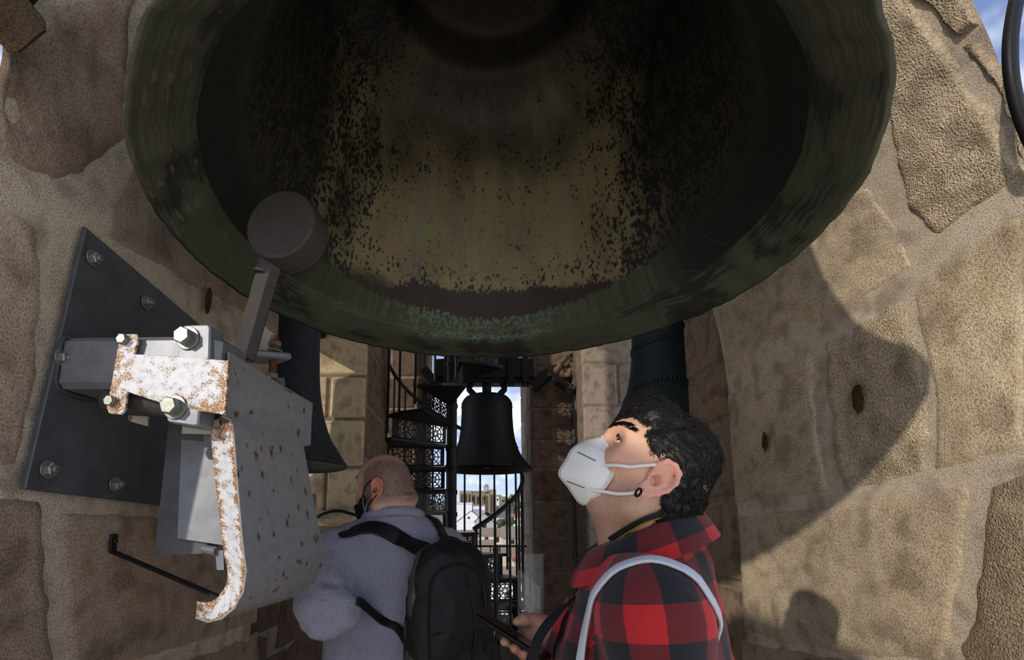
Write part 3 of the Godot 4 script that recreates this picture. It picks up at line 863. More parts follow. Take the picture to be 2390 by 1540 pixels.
func bolt(parent: Node3D, at: Vector3, n: Vector3, r: float, h: float, washer := true, stud := 0.0):
	var g := G.new()
	var b := Basis(basis_y(n)) * Basis(Vector3.UP, rng.randf_range(0, 1.0))
	g.hexnut(Transform3D(b, at + n.normalized() * (0.004 if washer else 0.0)), r, h)
	var o := part("nut" if stud > 0.0 else "bolt", g, E("zinc_bolt"), parent)
	if washer:
		g = G.new(); g.lathe(Transform3D(b, at), [Vector2(0.001, 0.0), Vector2(r * 1.32, 0.0), Vector2(r * 1.32, 0.003), Vector2(r * 1.25, 0.004), Vector2(0.001, 0.004)], 20)
		part("washer", g, E("zinc_bolt"), o)
	if stud > 0.0:
		g = G.new(); g.lathe(Transform3D(b, at), [Vector2(0.001, 0.0), Vector2(r * 0.55, 0.0), Vector2(r * 0.55, h + stud), Vector2(r * 0.45, h + stud + 0.002), Vector2(0.001, h + stud + 0.002)], 14)
		part("stud", g, E("zinc_bolt"), o)

func build_hammer():
	# --- the steel plate on the jamb with its welded square tube
	var xw := VX - 1.0 + 0.028
	var t := thing("mounting_plate", "dark steel plate bolted to the left jamb, with a square tube welded to it", "metal plate", Vector3(xw, 1.6, -1.2))
	var g := G.new()
	var pl := PackedVector2Array()
	for q in [[58, 1141], [201, 529], [482, 770], [500, 800], [470, 1186], [390, 1181]]:
		var p := on_x(q[0], q[1], xw); pl.append(Vector2(p.z, p.y))
	g.prism(Transform3D(Basis(Vector3(0, 0, 1), Vector3.UP, Vector3(-1, 0, 0)), Vector3(xw, 0, 0)), pl, 0.0, 0.012, 0.002)
	part("plate", g, E("plate_steel"), t)
	for q in [[215, 603], [340, 706], [143, 835], [110, 1095], [267, 1130]]:
		bolt(t, on_x(q[0], q[1], xw + 0.001), Vector3.RIGHT, 0.0145, 0.012, true, 0.008)
	# tube: from the plate out to the hood
	var a := on_x(186, 862, xw); var e := P(532, 876, 0.99); e.y = a.y - 0.012
	var dir := (e - a).normalized()
	var fn := dir.cross(Vector3.UP).normalized()      # the side that looks at the camera
	if fn.z < 0: fn = -fn
	var up := fn.cross(dir).normalized()
	if up.y < 0: up = -up
	g = G.new(); g.bar(a, a + dir * 0.36, 0.105, 0.112, up, 0.012)
	part("square_tube", g, E("galvanised"), t)
	g = G.new()
	var ring := []
	for k in 33:
		var an := TAU * k / 32
		var sq := Vector2(cos(an), sin(an)); sq /= pow(pow(absf(sq.x), 6) + pow(absf(sq.y), 6), 1.0 / 6.0)
		ring.append(a + dir * 0.006 + fn * sq.x * 0.056 + up * sq.y * 0.06 + Vector3.ONE * 0.002 * nz.get_noise_1d(k * 2.0))
	g.tube(ring, 0.006, 6, false)
	part("weld_bead", g, E("cast_iron"), t)
	# --- hood: a rusty white sheet with a strap round the tube
	var h := thing("hammer_hood", "rust-speckled white sheet metal hood strapped to the square tube, curling under like a hook", "hood", P(640, 1440, 1.1))
	var fo := a + fn * 0.066
	var X := Basis(dir, up, fn)
	var loc := func(px: float, py: float, lift: float) -> Vector2:
		var p := on_plane(px, py, fo + fn * lift, fn) - fo
		return Vector2(p.dot(dir), p.dot(up))
	pl = PackedVector2Array()
	for q in [[278, 790], [288, 779], [318, 779], [322, 792], [312, 826], [420, 832], [534, 841], [524, 968], [400, 948], [296, 914], [292, 955], [282, 967], [254, 965], [248, 952], [262, 880]]:
		pl.append(loc.call(q[0], q[1], 0.0))
	g = G.new()
	g.prism(Transform3D(X, fo), pl, -0.006, 0.0, 0.001)
	var lo := Vector2(1e9, 1e9); var hi := -lo
	for q in pl: lo = lo.min(q); hi = hi.max(q)
	for i in g.uv.size(): g.uv[i] = Vector2(0.02 + (g.uv[i].x - lo.x) / (hi.x - lo.x) * 0.97, 0.5 + ((g.uv[i].y - lo.y) / (hi.y - lo.y) - 0.5) * 1.15)
	part("strap", g, E("rusty_paint"), h, "bright rusty white strap")
	for q in [[292, 794, 0.0115], [263, 937, 0.0115]]:
		bolt(h, on_plane(q[0], q[1], fo, fn), fn, q[2], 0.012, false)
	# rear strap end peeping below the tube
	g = G.new(); g.col = lin(235, 225, 210)
	g.prism(Transform3D(X, fo - fn * 0.11), PackedVector2Array([loc.call(298, 950, -0.11), loc.call(346, 952, -0.11), loc.call(342, 994, -0.11), loc.call(300, 982, -0.11)]), -0.006, 0.0, 0.001)
	part("strap", g, E("rusty_paint"), h, "rear strap end below the tube")
	# rows of the hood: left lip of the flange, fold, right edge (pixels), from the top to the curl
	var dl := 0.985; var df := 0.965; var dr := 1.24
	var flange := [[490, 1000, 546, 985], [496, 1060, 552, 1045], [502, 1120, 557, 1110], [509, 1180, 562, 1170], [518, 1250, 568, 1240], [524, 1300, 574, 1295], [531, 1330, 579, 1330], [528, 1362, 572, 1378], [515, 1385, 552, 1415], [498, 1402, 524, 1438], [478, 1406, 494, 1446], [458, 1402, 466, 1436]]
	var rows := []
	for r in flange:
		var A := P(r[0], r[1], dl); var B := P(r[2], r[3], df)
		var row := []
		for k in 9: row.append(A.lerp(B, k / 8.0) + fn * 0.010 * sin(PI * k / 8.0 * 0.5) * (k / 8.0))
		rows.append(row)
	part("flange", sheet(smooth_rows(rows), 0.004), E("rusty_flange"), h, "bright rusty white flange with a hooked end")
	# the broad face
	var face := [[538, 826, 538, 826], [537, 850, 575, 850], [534, 900, 652, 898], [530, 945, 727, 942], [525, 975, 724, 985], [546, 985, 722, 1040], [552, 1045, 706, 1042], [557, 1110, 716, 1100], [562, 1170, 728, 1165], [568, 1240, 742, 1235], [574, 1295, 751, 1285], [579, 1330, 751, 1310], [572, 1378, 740, 1340], [552, 1415, 716, 1372], [524, 1438, 680, 1392], [494, 1446, 640, 1404], [466, 1436, 610, 1398]]
	rows = []
	for r in face:
		var A := P(r[0], r[1], df); var B := P(r[2], r[3], lerpf(df, dr, clampf((r[2] - r[0]) / 190.0, 0.0, 1.0)))
		A += fn * 0.010
		var row := []
		for k in 13:
			var q := A.lerp(B, k / 12.0)
			row.append(q)
		rows.append(row)
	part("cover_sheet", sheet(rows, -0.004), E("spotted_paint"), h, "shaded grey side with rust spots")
	# --- striker: clamps on the tube, motor box, lever and round hammer head
	var s := thing("bell_striker", "grey bell hammer whose round iron head reaches into the big bell", "bell hammer", P(460, 1290, 1.15))
	for q in [[[424, 758], [491, 756], [488, 842], [412, 836], 0.075, 440, 790], [[398, 924], [468, 926], [462, 996], [386, 984], 0.07, 410, 951]]:
		g = G.new(); pl = PackedVector2Array()
		var o: Vector3 = fo
		for i in 4:
			pl.append(loc.call(q[i][0], q[i][1], 0.0))
		g.prism(Transform3D(X, fo), rounded(pl, 0.010), -0.05, 0.0, 0.003)
		var c := part("clamp", g, E("galvanised"), s)
		bolt(c.get_parent(), on_plane(q[5], q[6], fo, fn), fn, 0.0185, 0.019, true)
	# round clamp body along the tube, seen below the strap
	g = G.new(); g.tube([fo + X * Vector3(0.10, -0.075, -0.05), fo + X * Vector3(0.34, -0.085, -0.05)], 0.028, 14)
	part("pivot_shaft", g, E("cast_iron"), s)
	# motor box under the tube
	var mo := P(418, 1005, 1.03); var mb := Basis(Vector3(0.93, 0, 0.36), Vector3.UP, Vector3(-0.36, 0, 0.93))
	var quadp := func(pts: Array, d: Array, th: float, called: String, m: Material, label := ""):
		var rows2 := [[P(pts[0][0], pts[0][1], d[0]), P(pts[1][0], pts[1][1], d[1])], [P(pts[3][0], pts[3][1], d[3]), P(pts[2][0], pts[2][1], d[2])]]
		part(called, sheet(rows2, th), m, s, label)
	quadp.call([[424, 1010], [492, 1014], [520, 1272], [414, 1256]], [1.09, 1.09, 1.07, 1.07], 0.03, "motor_cover", E("galvanised"))
	quadp.call([[408, 996], [424, 998], [393, 1294], [376, 1290]], [1.13, 1.11, 1.09, 1.11], 0.006, "side_plate", E("galvanised"))
	quadp.call([[424, 998], [500, 1000], [512, 1290], [393, 1294]], [1.14, 1.14, 1.13, 1.13], -0.05, "motor_body", E("plate_steel"))
	quadp.call([[426, 992], [512, 976], [512, 1014], [424, 1012]], [1.07, 1.07, 1.07, 1.08], 0.01, "bracket", E("white_enamel"), "pale bracket")
	quadp.call([[502, 1284], [521, 1284], [523, 1330], [506, 1330]], [1.06, 1.06, 1.06, 1.06], 0.012, "lug", E("galvanised"))
	g = G.new(); g.ball(Transform3D(Basis(), P(479, 976, 1.06)), Vector3.ONE * 0.013, 14)
	part("bolt", g, E("black_iron"), s)
	g = G.new(); g.tube([P(478, 1281, 1.08), P(508, 1287, 1.06)], 0.010, 10)
	part("pin", g, E("galvanised"), s)
	# behind the hood: white box, flange plate with a rusty screw, white gusset
	quadp.call([[484, 808], [540, 806], [540, 838], [510, 836]], [1.10, 1.08, 1.08, 1.10], 0.02, "junction_plate", E("white_enamel"), "pale plate")
	g = G.new(); g.bar(P(556, 829, 1.07), P(662, 838, 1.16), 0.075, 0.016, Vector3.UP, 0.004)
	part("base_plate", g, E("galvanised"), s)
	quadp.call([[612, 756], [646, 786], [640, 818], [592, 816]], [1.18, 1.22, 1.20, 1.16], 0.006, "gusset", E("white_enamel"), "white gusset plate")
	g = G.new()
	var pa := P(642, 786, 1.13); var pb := P(634, 905, 1.13)
	var screw := []; var sr := []
	for k in 49:
		screw.append(pa.lerp(pb, k / 48.0)); sr.append(0.0085 if k % 2 else 0.0102)
	g.tube(screw, sr, 12); part("threaded_rod", g, E("rust_thread"), s, "rusty threaded rod")
	for q in [[640, 808, 0.0165, 0.013], [641, 822, 0.019, 0.006], [634, 884, 0.015, 0.014]]:
		g = G.new(); g.hexnut(Transform3D(Basis(), P(q[0], q[1], 1.13)), q[2], q[3]); part("nut", g, E("zinc_bolt"), s)
	quadp.call([[630, 880], [664, 882], [666, 900], [640, 905]], [1.18, 1.22, 1.22, 1.18], 0.02, "lower_lug", E("galvanised"))
	# lever
	var l0 := P(568, 838, 1.07); var l1 := P(632, 612, 1.035)
	var ld := (l1 - l0).normalized()
	var lside := Vector3(0.80, 0.05, 0.60); lside = (lside - ld * lside.dot(ld)).normalized()
	g = G.new()
	g.box(Transform3D(Basis(lside, ld, lside.cross(ld)), (l0 + l1) / 2), Vector3(0.058, l0.distance_to(l1), 0.030), 0.004)
	part("lever", g, E("cast_iron"), s)
	# head: a short thick disc
	var hc := P(652, 520, 0.98); var ax := P(690, 562, 1.045) - hc
	g = G.new()
	g.lathe(Transform3D(basis_y(ax), hc), [Vector2(0.001, 0.0), Vector2(0.076, 0.0), Vector2(0.081, 0.003), Vector2(0.082, 0.008), Vector2(0.082, 0.066), Vector2(0.079, 0.074), Vector2(0.001, 0.076)], 56)
	part("hammer_head", g, E("cast_iron"), s)
	g = G.new()
	g.tube([l1 - ld * 0.03, l1 + ld * 0.02, hc + ax * 0.5 - ld * 0.06], [0.030, 0.030, 0.034], 12)
	part("socket", g, E("cast_iron"), s)
	# --- thin iron stay fixed to the wall below
	t = thing("iron_stay", "thin black iron rod with a flat lug, fixed to the left jamb below the plate", "rod", on_x(262, 1270, xw))
	g = G.new()
	var wl := on_x(264, 1268, VX - 1.0 + 0.016)
	g.box(Transform3D(Basis(), wl), Vector3(0.006, 0.046, 0.022), 0.0025)
	part("lug", g, E("black_iron"), t)
	g = G.new(); g.ball(Transform3D(Basis(), wl + Vector3(0.005, 0.006, 0)), Vector3(0.005, 0.007, 0.007), 10)
	part("screw", g, E("black_iron"), t)
	g = G.new(); g.bar(wl + Vector3(0.002, -0.020, 0.0), P(545, 1408, 1.10), 0.016, 0.007, Vector3.UP, 0.002)
	part("rod", g, E("black_iron"), t)

func smooth_rows(rows: Array) -> Array:
	var cols := []
	for j in rows[0].size():
		var c := []
		for r in rows: c.append(r[j])
		cols.append(spline(c, 40))
	var out := []
	for i in 40:
		var r := []
		for c in cols: r.append(c[i])
		out.append(r)
	return out
func rounded(pl: PackedVector2Array, r: float) -> PackedVector2Array:
	var o := PackedVector2Array()
	var n := pl.size()
	for i in n:
		var p := pl[i]; var a := (pl[(i + n - 1) % n] - p).normalized() * r; var b := (pl[(i + 1) % n] - p).normalized() * r
		for k in 5:
			var t := k / 4.0
			o.append((p + a) * (1 - t) * (1 - t) + p * 2 * t * (1 - t) + (p + b) * t * t)
	return o
func slab(g: G, a: Vector3, b: Vector3, w: Vector3, t: Vector3):   # plain flat bar from a to b; w and t are its half width and half thickness
	var t0 := g.ix.size()
	var s := g.v.size()
	for e in [a, b]:
		g.p(e - w - t); g.p(e + w - t); g.p(e + w + t); g.p(e - w + t)
	for k in 4:
		var q := [s + k, s + (k + 1) % 4, s + 4 + (k + 1) % 4, s + 4 + k]
		var n := g.v.size()
		for i in q: g.p(g.v[i])
		g.quad(n, n + 1, n + 2, n + 3)
	var n2 := g.v.size()
	for k in 8: g.p(g.v[s + k])
	g.quad(n2, n2 + 3, n2 + 2, n2 + 1); g.quad(n2 + 4, n2 + 5, n2 + 6, n2 + 7)
	g.fix(t0)

func build_stairs():
	var c := P(1053, 1220, 4.4); c.y = 0.0
	var t := thing("spiral_staircase", "black iron spiral staircase with pierced ornamental risers in the middle of the belfry", "staircase", c)
	var iron := E("black_iron")
	var g := G.new()
	var pr := []
	for k in 22:
		var y := k * 0.2
		pr.append(Vector2(0.048, y + 0.001)); pr.append(Vector2(0.048, y + 0.15)); pr.append(Vector2(0.056, y + 0.16)); pr.append(Vector2(0.056, y + 0.19)); pr.append(Vector2(0.048, y + 0.2))
	g.lathe(Transform3D(Basis(), c), pr, 20, true)
	part("pole", g, iron, t)
	var R := 0.66
	var dirv := func(al: float) -> Vector3: return Vector3(cos(al), 0, -sin(al))   # the stair winds up from the front over the right to the back
	var base := 1.5
	var ht := func(deg: float) -> float: return base + 0.64 + (deg - 180.0) / 30.0 * 0.2
	for i in range(-13, 12):
		var d0 := 180.0 + i * 30.0 + 10.0
		var y: float = ht.call(d0)
		if y < 0.12: continue
		# tread
		g = G.new()
		var pl := PackedVector2Array()
		var n := 5
		for k in n + 1:
			var al := deg_to_rad(d0 - 3.0 + 36.0 * k / n)
			pl.append(Vector2(cos(al), sin(al)) * R)
		for k in 3:
			var al := deg_to_rad(d0 + 33.0 - 36.0 * k / 2.0)
			pl.append(Vector2(cos(al), sin(al)) * 0.05)
		g.prism(Transform3D(Basis(Vector3.RIGHT, Vector3.FORWARD, Vector3.UP), c + Vector3(0, y, 0)), pl, -0.028, 0.0, 0.004)
		part("tread", g, iron, t)
		# riser under its front edge: a frame with three pierced squares
		g = G.new()
		var u: Vector3 = dirv.call(deg_to_rad(d0)); var nrm := u.cross(Vector3.UP)
		var T := nrm * 0.003
		var y0 := y - 0.2 + 0.002; var y1 := y - 0.026
		var at := func(x: float, yy: float) -> Vector3: return c + u * x + Vector3.UP * yy
		slab(g, at.call(0.07, y0 + 0.008), at.call(0.63, y0 + 0.008), Vector3.UP * 0.008, T)
		slab(g, at.call(0.07, y1 - 0.008), at.call(0.63, y1 - 0.008), Vector3.UP * 0.008, T)
		slab(g, at.call(0.085, y0), at.call(0.085, y1), u * 0.018, T)
		slab(g, at.call(0.60, y0), at.call(0.60, y1), u * 0.03, T)
		var w := 0.155
		for k in 3:
			var x0 := 0.105 + k * w; var xm := x0 + w / 2.0; var ym := (y0 + y1) / 2.0; var hh := (y1 - y0) / 2.0
			slab(g, at.call(x0 + w, y0), at.call(x0 + w, y1), u * 0.006, T)
			for r in [0.030, 0.062]:
				for q in 12:
					var a0 := TAU * q / 12; var a1 := TAU * (q + 1) / 12
					var p0: Vector3 = at.call(xm + cos(a0) * r, ym + sin(a0) * r); var p1: Vector3 = at.call(xm + cos(a1) * r, ym + sin(a1) * r)
					slab(g, p0, p1, (p1 - p0).cross(nrm).normalized() * 0.004, T)
			for q in 8:
				var a0 := TAU * q / 8.0
				var far := minf((w / 2) / maxf(absf(cos(a0)), 0.01), hh / maxf(absf(sin(a0)), 0.01))
				var p0: Vector3 = at.call(xm + cos(a0) * 0.012, ym + sin(a0) * 0.012); var p1: Vector3 = at.call(xm + cos(a0) * far, ym + sin(a0) * far)
				slab(g, p0, p1, (p1 - p0).cross(nrm).normalized() * 0.0045, T)
			for sx in [-1, 1]:
				for sy in [-1, 1]:
					slab(g, at.call(xm + sx * w * 0.5, ym + sy * hh * 0.42), at.call(xm + sx * w * 0.26, ym + sy * hh), u * 0.004, T)
		part("riser", g, iron, t)
	# handrail, and two balusters for each step
	var hr := func(deg: float) -> float: return base + 0.43 + deg / 30.0 * 0.2
	var path := []
	for k in 97:
		var d := -72.0 + k * 4.0
		var e: Vector3 = dirv.call(deg_to_rad(d))
		path.append(c + e * 0.645 + Vector3.UP * hr.call(d))
	g = G.new(); g.tube(path, 0.019, 8)
	part("handrail", g, iron, t)
	for k in 26:
		var d := -70.0 + k * 15.0
		var e: Vector3 = dirv.call(deg_to_rad(d))
		var top: float = hr.call(d); var bot: float = maxf(top - 1.05 - 0.06 * (k % 2), 0.0)
		g = G.new(); g.tube([c + e * 0.645 + Vector3.UP * bot, c + e * 0.645 + Vector3.UP * top], 0.010, 8)
		part("baluster", g, iron, t)
	g = G.new()
	var nw := P(1157, 1300, 3.9)
	g.tube([Vector3(nw.x, 0, nw.z), Vector3(nw.x, 1.28, nw.z)], 0.021, 10)
	g.ball(Transform3D(Basis(), Vector3(nw.x, 1.29, nw.z)), Vector3(0.026, 0.026, 0.026), 10)
	part("newel_post", g, iron, t)
func build_fittings():
	var iron := E("black_iron")
	# beam of the far bell
	var c := P(1137, 1098, 5.0)
	var by := c.y + 0.80 + 0.15
	var wood := mat("beam_wood", Color(0.115, 0.075, 0.055), 0.75)
	var t := thing("bell_beam", "dark brown headstock with a curved top carrying the black bell in the open archway", "headstock", c + Vector3(0, 0.95, 0))
	var g := G.new()
	var pl := PackedVector2Array()
	for q in [[-0.56, 0.02], [0.49, 0.02], [0.49, 0.22], [0.36, 0.23], [0.27, 0.25], [0.18, 0.30], [0.11, 0.40], [0.05, 0.47], [-0.10, 0.47], [-0.16, 0.38], [-0.27, 0.26], [-0.38, 0.23], [-0.56, 0.22]]:
		pl.append(Vector2(q[0], q[1]))
	g.prism(Transform3D(Basis(), Vector3(c.x, by, c.z)), pl, -0.10, 0.10, 0.012)
	part("beam", g, wood, t)
	g = G.new(); g.box(Transform3D(Basis(), Vector3(c.x - 0.03, by - 0.01, c.z)), Vector3(1.0, 0.05, 0.16), 0.006)
	part("bed_plate", g, iron, t)
	for s in [-0.42, -0.30, 0.25, 0.40]:
		g = G.new()
		g.box(Transform3D(Basis(), Vector3(c.x + s, by + 0.12, c.z + 0.115)), Vector3(0.06, 0.30, 0.02), 0.004)
		part("iron_strap", g, iron, t)
		g = G.new()
		g.hexnut(Transform3D(Basis(), Vector3(c.x + s, by - 0.075, c.z + 0.1)), 0.03, 0.05)
		g.tube([Vector3(c.x + s, by + 0.25, c.z + 0.1), Vector3(c.x + s, by + 0.32, c.z + 0.1)], 0.02, 8)
		part("bolt", g, iron, t)
	# sloping iron bearers either side
	for q in [[1282, 870, 1243, 905, "black iron bearer sloping down from the beam to the reddish pier"], [985, 862, 1022, 905, "black iron bearer between the spiral stair and the beam end"]]:
		g = G.new(); g.bar(P(q[0], q[1], 4.93), P(q[2], q[3], 4.96), 0.11, 0.13, Vector3(0, 0, 1), 0.01)
		single("iron_bearer", g, iron, q[4], "bearer")
	# headstocks of the two near bells
	for q in [[628, 2.75, 1088, 0.95, "headstock of the blue green bell by the sunlit pier"], [1590, 3.2, 1010, 1.0, "headstock of the dark green bell on the right"]]:
		var b := P(q[0], q[2], q[1])
		t = thing("bell_beam", q[4], "headstock", b + Vector3(0, q[3], 0))
		g = G.new(); g.box(Transform3D(Basis(), b + Vector3(0, q[3] + 0.16, 0)), Vector3(0.24, 0.26, 1.55), 0.02)
		part("beam", g, wood, t)
		for s in [-1, 1]:
			g = G.new(); g.tube([b + Vector3(0, q[3] - 0.03, 0.1 * s), b + Vector3(0, q[3] + 0.06, 0.12 * s)], 0.035, 10)
			part("canon", g, iron, t)
	# floodlight on the pier, with its box and conduit
	t = thing("floodlight", "small grey floodlight tilted down on the pier beside the open archway", "floodlight", P(1325, 905, 4.85))
	var fb := Basis(Vector3(0.80, -0.56, 0.2).normalized(), Vector3(0.5, 0.8, 0.3).normalized(), Vector3.BACK).orthonormalized()
	g = G.new(); g.box(Transform3D(fb, P(1320, 900, 4.82)), Vector3(0.23, 0.085, 0.15), 0.012)
	part("housing", g, mat("lamp_grey", Color(0.19, 0.19, 0.19), 0.5), t)
	g = G.new(); g.box(Transform3D(fb, P(1317, 905, 4.75)), Vector3(0.20, 0.06, 0.02), 0.004)
	part("glass", g, mat("lamp_glass", Color(0.10, 0.11, 0.12), 0.15), t)
	g = G.new(); g.bar(P(1338, 905, 4.86), P(1346, 890, 4.95), 0.05, 0.02, Vector3.BACK, 0.004); part("bracket", g, iron, t)
	g = G.new(); g.box(Transform3D(Basis(), P(1351, 932, 4.93)), Vector3(0.10, 0.125, 0.08), 0.012)
	single("junction_box", g, mat("box_grey", Color(0.40, 0.39, 0.37), 0.6), "pale grey junction box below the floodlight", "junction box")
	g = G.new(); g.tube([P(1336, 925, 4.95), P(1338, 1080, 4.95), P(1343, 1250, 4.95), P(1345, 1500, 4.95)], 0.016, 10)
	single("conduit", g, mat("pipe_grey", Color(0.30, 0.29, 0.28), 0.5, 0.3), "grey conduit pipe running down the pier below the floodlight", "pipe")
	# carved block above
	t = thing("carved_stone", "weathered carved stone capital on the pier above the floodlight", "carving", P(1322, 880, 4.9))
	g = G.new(); g.col = lin(138, 118, 104)
	var o := P(1320, 860, 4.96)
	var cs := S.new()
	cs.ell(o, Vector3(0.13, 0.11, 0.05), Basis.IDENTITY, 0.02)
	for k in 13:      # worn scrolls and leaves
		var a := o + Vector3(rng.randf_range(-0.11, 0.11), rng.randf_range(-0.10, 0.10), 0.05); var an := rng.randf_range(-0.9, 0.9)
		cs.chain([a, a + Vector3(cos(an), sin(an), 0.4) * 0.05, a + Vector3(cos(an + 0.9), sin(an + 0.9), 0.3) * 0.085], [0.024, 0.020, 0.014], 0.012)
	nets(cs, o - Vector3(0.24, 0.22, 0.10), o + Vector3(0.24, 0.22, 0.16), 0.007, g, func(_p: Vector3) -> Color: return lin(138, 118, 104))
	part("carving", g, E("stone"), t)
	# iron guard rail and glass panel in the archway
	t = thing("guard_rail", "thin black iron guard rail across the open archway", "railing", Vector3(0.13, 0.42, -5.55))
	for y in [1.24, 0.52]:
		g = G.new(); g.bar(Vector3(-0.50, y, -5.55), Vector3(0.63, y, -5.55), 0.03, 0.02); part("rail", g, iron, t)
	for k in 9:
		g = G.new(); g.tube([Vector3(-0.31 + k * 0.105, 0.42, -5.55), Vector3(-0.31 + k * 0.105, 1.24, -5.55)], 0.007, 6); part("baluster", g, iron, t)
	t = thing("glass_panel", "clear glass balustrade panel with a sloping top beside the spiral stair", "glass panel", P(1235, 1540, 3.7))
	var gm := StandardMaterial3D.new(); gm.resource_name = "pane"; gm.transparency = BaseMaterial3D.TRANSPARENCY_ALPHA
	gm.albedo_color = Color(0.70, 0.86, 0.84, 0.05); gm.metallic_specular = 0.28; gm.roughness = 0.04; gm.cull_mode = BaseMaterial3D.CULL_DISABLED
	var em := mat("glass_edge", Color(0.06, 0.13, 0.12), 0.2)
	for d in [[[1208, 1326], [1264, 1372], [1262, 1560], [1206, 1560]], [[1222, 1292], [1267, 1292], [1266, 1560], [1222, 1560]]]:
		g = G.new(); pl = PackedVector2Array()
		var dd := 3.7 if d[0][0] == 1208 else 4.05
		for q in d:
			var p := P(q[0], q[1], dd); pl.append(Vector2(p.x, p.y))
		pl[2].y = 0.0; pl[3].y = 0.0
		g.prism(Transform3D(Basis(), Vector3(0, 0, -dd)), pl, 0.0, 0.010, 0.001)
		part("pane", g, gm, t)
		g = G.new(); g.bar(Vector3(pl[1].x, pl[1].y, -dd + 0.005), Vector3(pl[2].x, pl[2].y, -dd + 0.005), 0.012, 0.014, Vector3.BACK, 0.001)
		part("edge", g, em, t)
	# a cable by the ledge and a small grey box
	g = G.new(); g.tube(spline([P(738, 1208, 3.2), P(757, 1198, 3.12), P(790, 1192, 3.12), P(835, 1203, 3.12), P(870, 1212, 3.14)], 24), 0.010, 8)
	single("cable", g, E("rubber"), "black cable lying on the stone ledge behind the bald man", "cable")
	g = G.new(); g.box(Transform3D(Basis(), P(727, 1172, 3.15)), Vector3(0.05, 0.11, 0.05), 0.008)
	single("switch_box", g, E("box_grey"), "small pale box fixed to the sunlit pier beside the hood", "box")
	# iron hoop in the sky at the upper right, and the one at the upper left
	g = G.new()
	var pts := spline([P(2420, -160, 0.80), P(2382, -40, 0.78), P(2362, 60, 0.77), P(2358, 140, 0.77), P(2368, 220, 0.78), P(2396, 310, 0.80), P(2450, 420, 0.84)], 30)
	var nn := []
	for k in 30: nn.append(Vector3(0.2, 0.1, 1))
	g.band(pts, nn, 0.018, 0.016)
	single("iron_hoop", g, iron, "curved black iron bar against the blue sky beside the arch", "iron bar")
	g = G.new()
	pts = spline([P(-60, 110, 0.74), P(20, 42, 0.74), P(60, 5, 0.74), P(110, -60, 0.75)], 20)
	g.band(pts, nn.slice(0, 20), 0.014, 0.014)
	single("iron_hoop", g, iron, "black iron bar along the outer edge of the left jamb", "iron bar")
	g = G.new(); g.col = lin(122, 104, 88)
	g.box(Transform3D(Basis(Vector3.FORWARD, 0.75), P(-28, -8, 0.70)), Vector3(0.12, 0.085, 0.10), 0.012)
	var st := single("corbel_stone", g, E("stone"), "piece of brown stone moulding outside the left edge of the arch", "stone")
# ---- bodies: smooth unions of tapered bones and ellipsoids, meshed as surface nets in the cells that the surface crosses
class S:
	var t := PackedInt32Array()          # 0 ellipsoid, 1 tapered capsule
	var A: Array = []                    # per piece: ellipsoid [centre, inverse basis, radii], capsule [a, b, r1, r2]
	var bc := PackedVector3Array()
	var br := PackedFloat32Array()
	var k := PackedFloat32Array()
	var cut: Array = []                  # [piece index..] smooth subtraction
	var planes: Array = []               # [normal, offset]: keep n.p < offset
	var bump = null
	func ell(c: Vector3, r: Vector3, b := Basis.IDENTITY, kk := 0.015):
		t.append(0); A.append([c, b.inverse(), r]); bc.append(c); br.append(maxf(r.x, maxf(r.y, r.z))); k.append(kk)
	func cap(a: Vector3, b: Vector3, r1: float, r2: float, kk := 0.015):
		t.append(1); A.append([a, b, r1, r2]); bc.append((a + b) / 2.0); br.append(a.distance_to(b) / 2.0 + maxf(r1, r2)); k.append(kk)
	func chain(pts: Array, rs: Array, kk := 0.01):
		for i in pts.size() - 1: cap(pts[i], pts[i + 1], rs[i], rs[i + 1], kk)
	func sub(a: Vector3, b: Vector3, r: float, kk := 0.01):
		cut.append([a, b, r, kk])
	func d(p: Vector3) -> float:
		var m := 1e3
		for i in t.size():
			var kk := k[i]
			if p.distance_to(bc[i]) - br[i] > m + kk: continue
			var q: Array = A[i]
			var e: float
			if t[i] == 0:
				var l: Vector3 = q[1] * (p - q[0])
				var r: Vector3 = q[2]
				var k0 := (l / r).length(); var k1 := (l / (r * r)).length()
				e = k0 * (k0 - 1.0) / maxf(k1, 1e-6)
			else:
				var ba: Vector3 = q[1] - q[0]
				var h := clampf((p - q[0]).dot(ba) / ba.length_squared(), 0.0, 1.0)
				e = p.distance_to(q[0] + ba * h) - lerpf(q[2], q[3], h)
			var w: float = maxf(kk - absf(m - e), 0.0) / kk
			m = minf(m, e) - w * w * kk * 0.25
		for c in cut:
			var ba: Vector3 = c[1] - c[0]
			var h := clampf((p - c[0]).dot(ba) / maxf(ba.length_squared(), 1e-9), 0.0, 1.0)
			var e: float = c[2] - p.distance_to(c[0] + ba * h)
			var w: float = maxf(c[3] - absf(m - e), 0.0) / c[3]
			m = maxf(m, e) + w * w * c[3] * 0.25
		if bump != null and absf(m) < 0.06: m += bump.call(p)
		for q in planes: m = maxf(m, p.dot(q[0]) - q[1])
		return m
	func grad(p: Vector3) -> Vector3:
		var e := 0.002
		return Vector3(d(p + Vector3(e, 0, 0)) - d(p - Vector3(e, 0, 0)), d(p + Vector3(0, e, 0)) - d(p - Vector3(0, e, 0)), d(p + Vector3(0, 0, e)) - d(p - Vector3(0, 0, e))).normalized()
	func hit(o: Vector3, dir: Vector3, t0 := 0.2, lift := 0.0) -> Vector3:
		dir = dir.normalized()
		var s := t0
		for i in 90:
			var e := d(o + dir * s) - lift
			if e < 0.0004: break
			s += e * 0.9
			if s > 4.0: break
		return o + dir * s

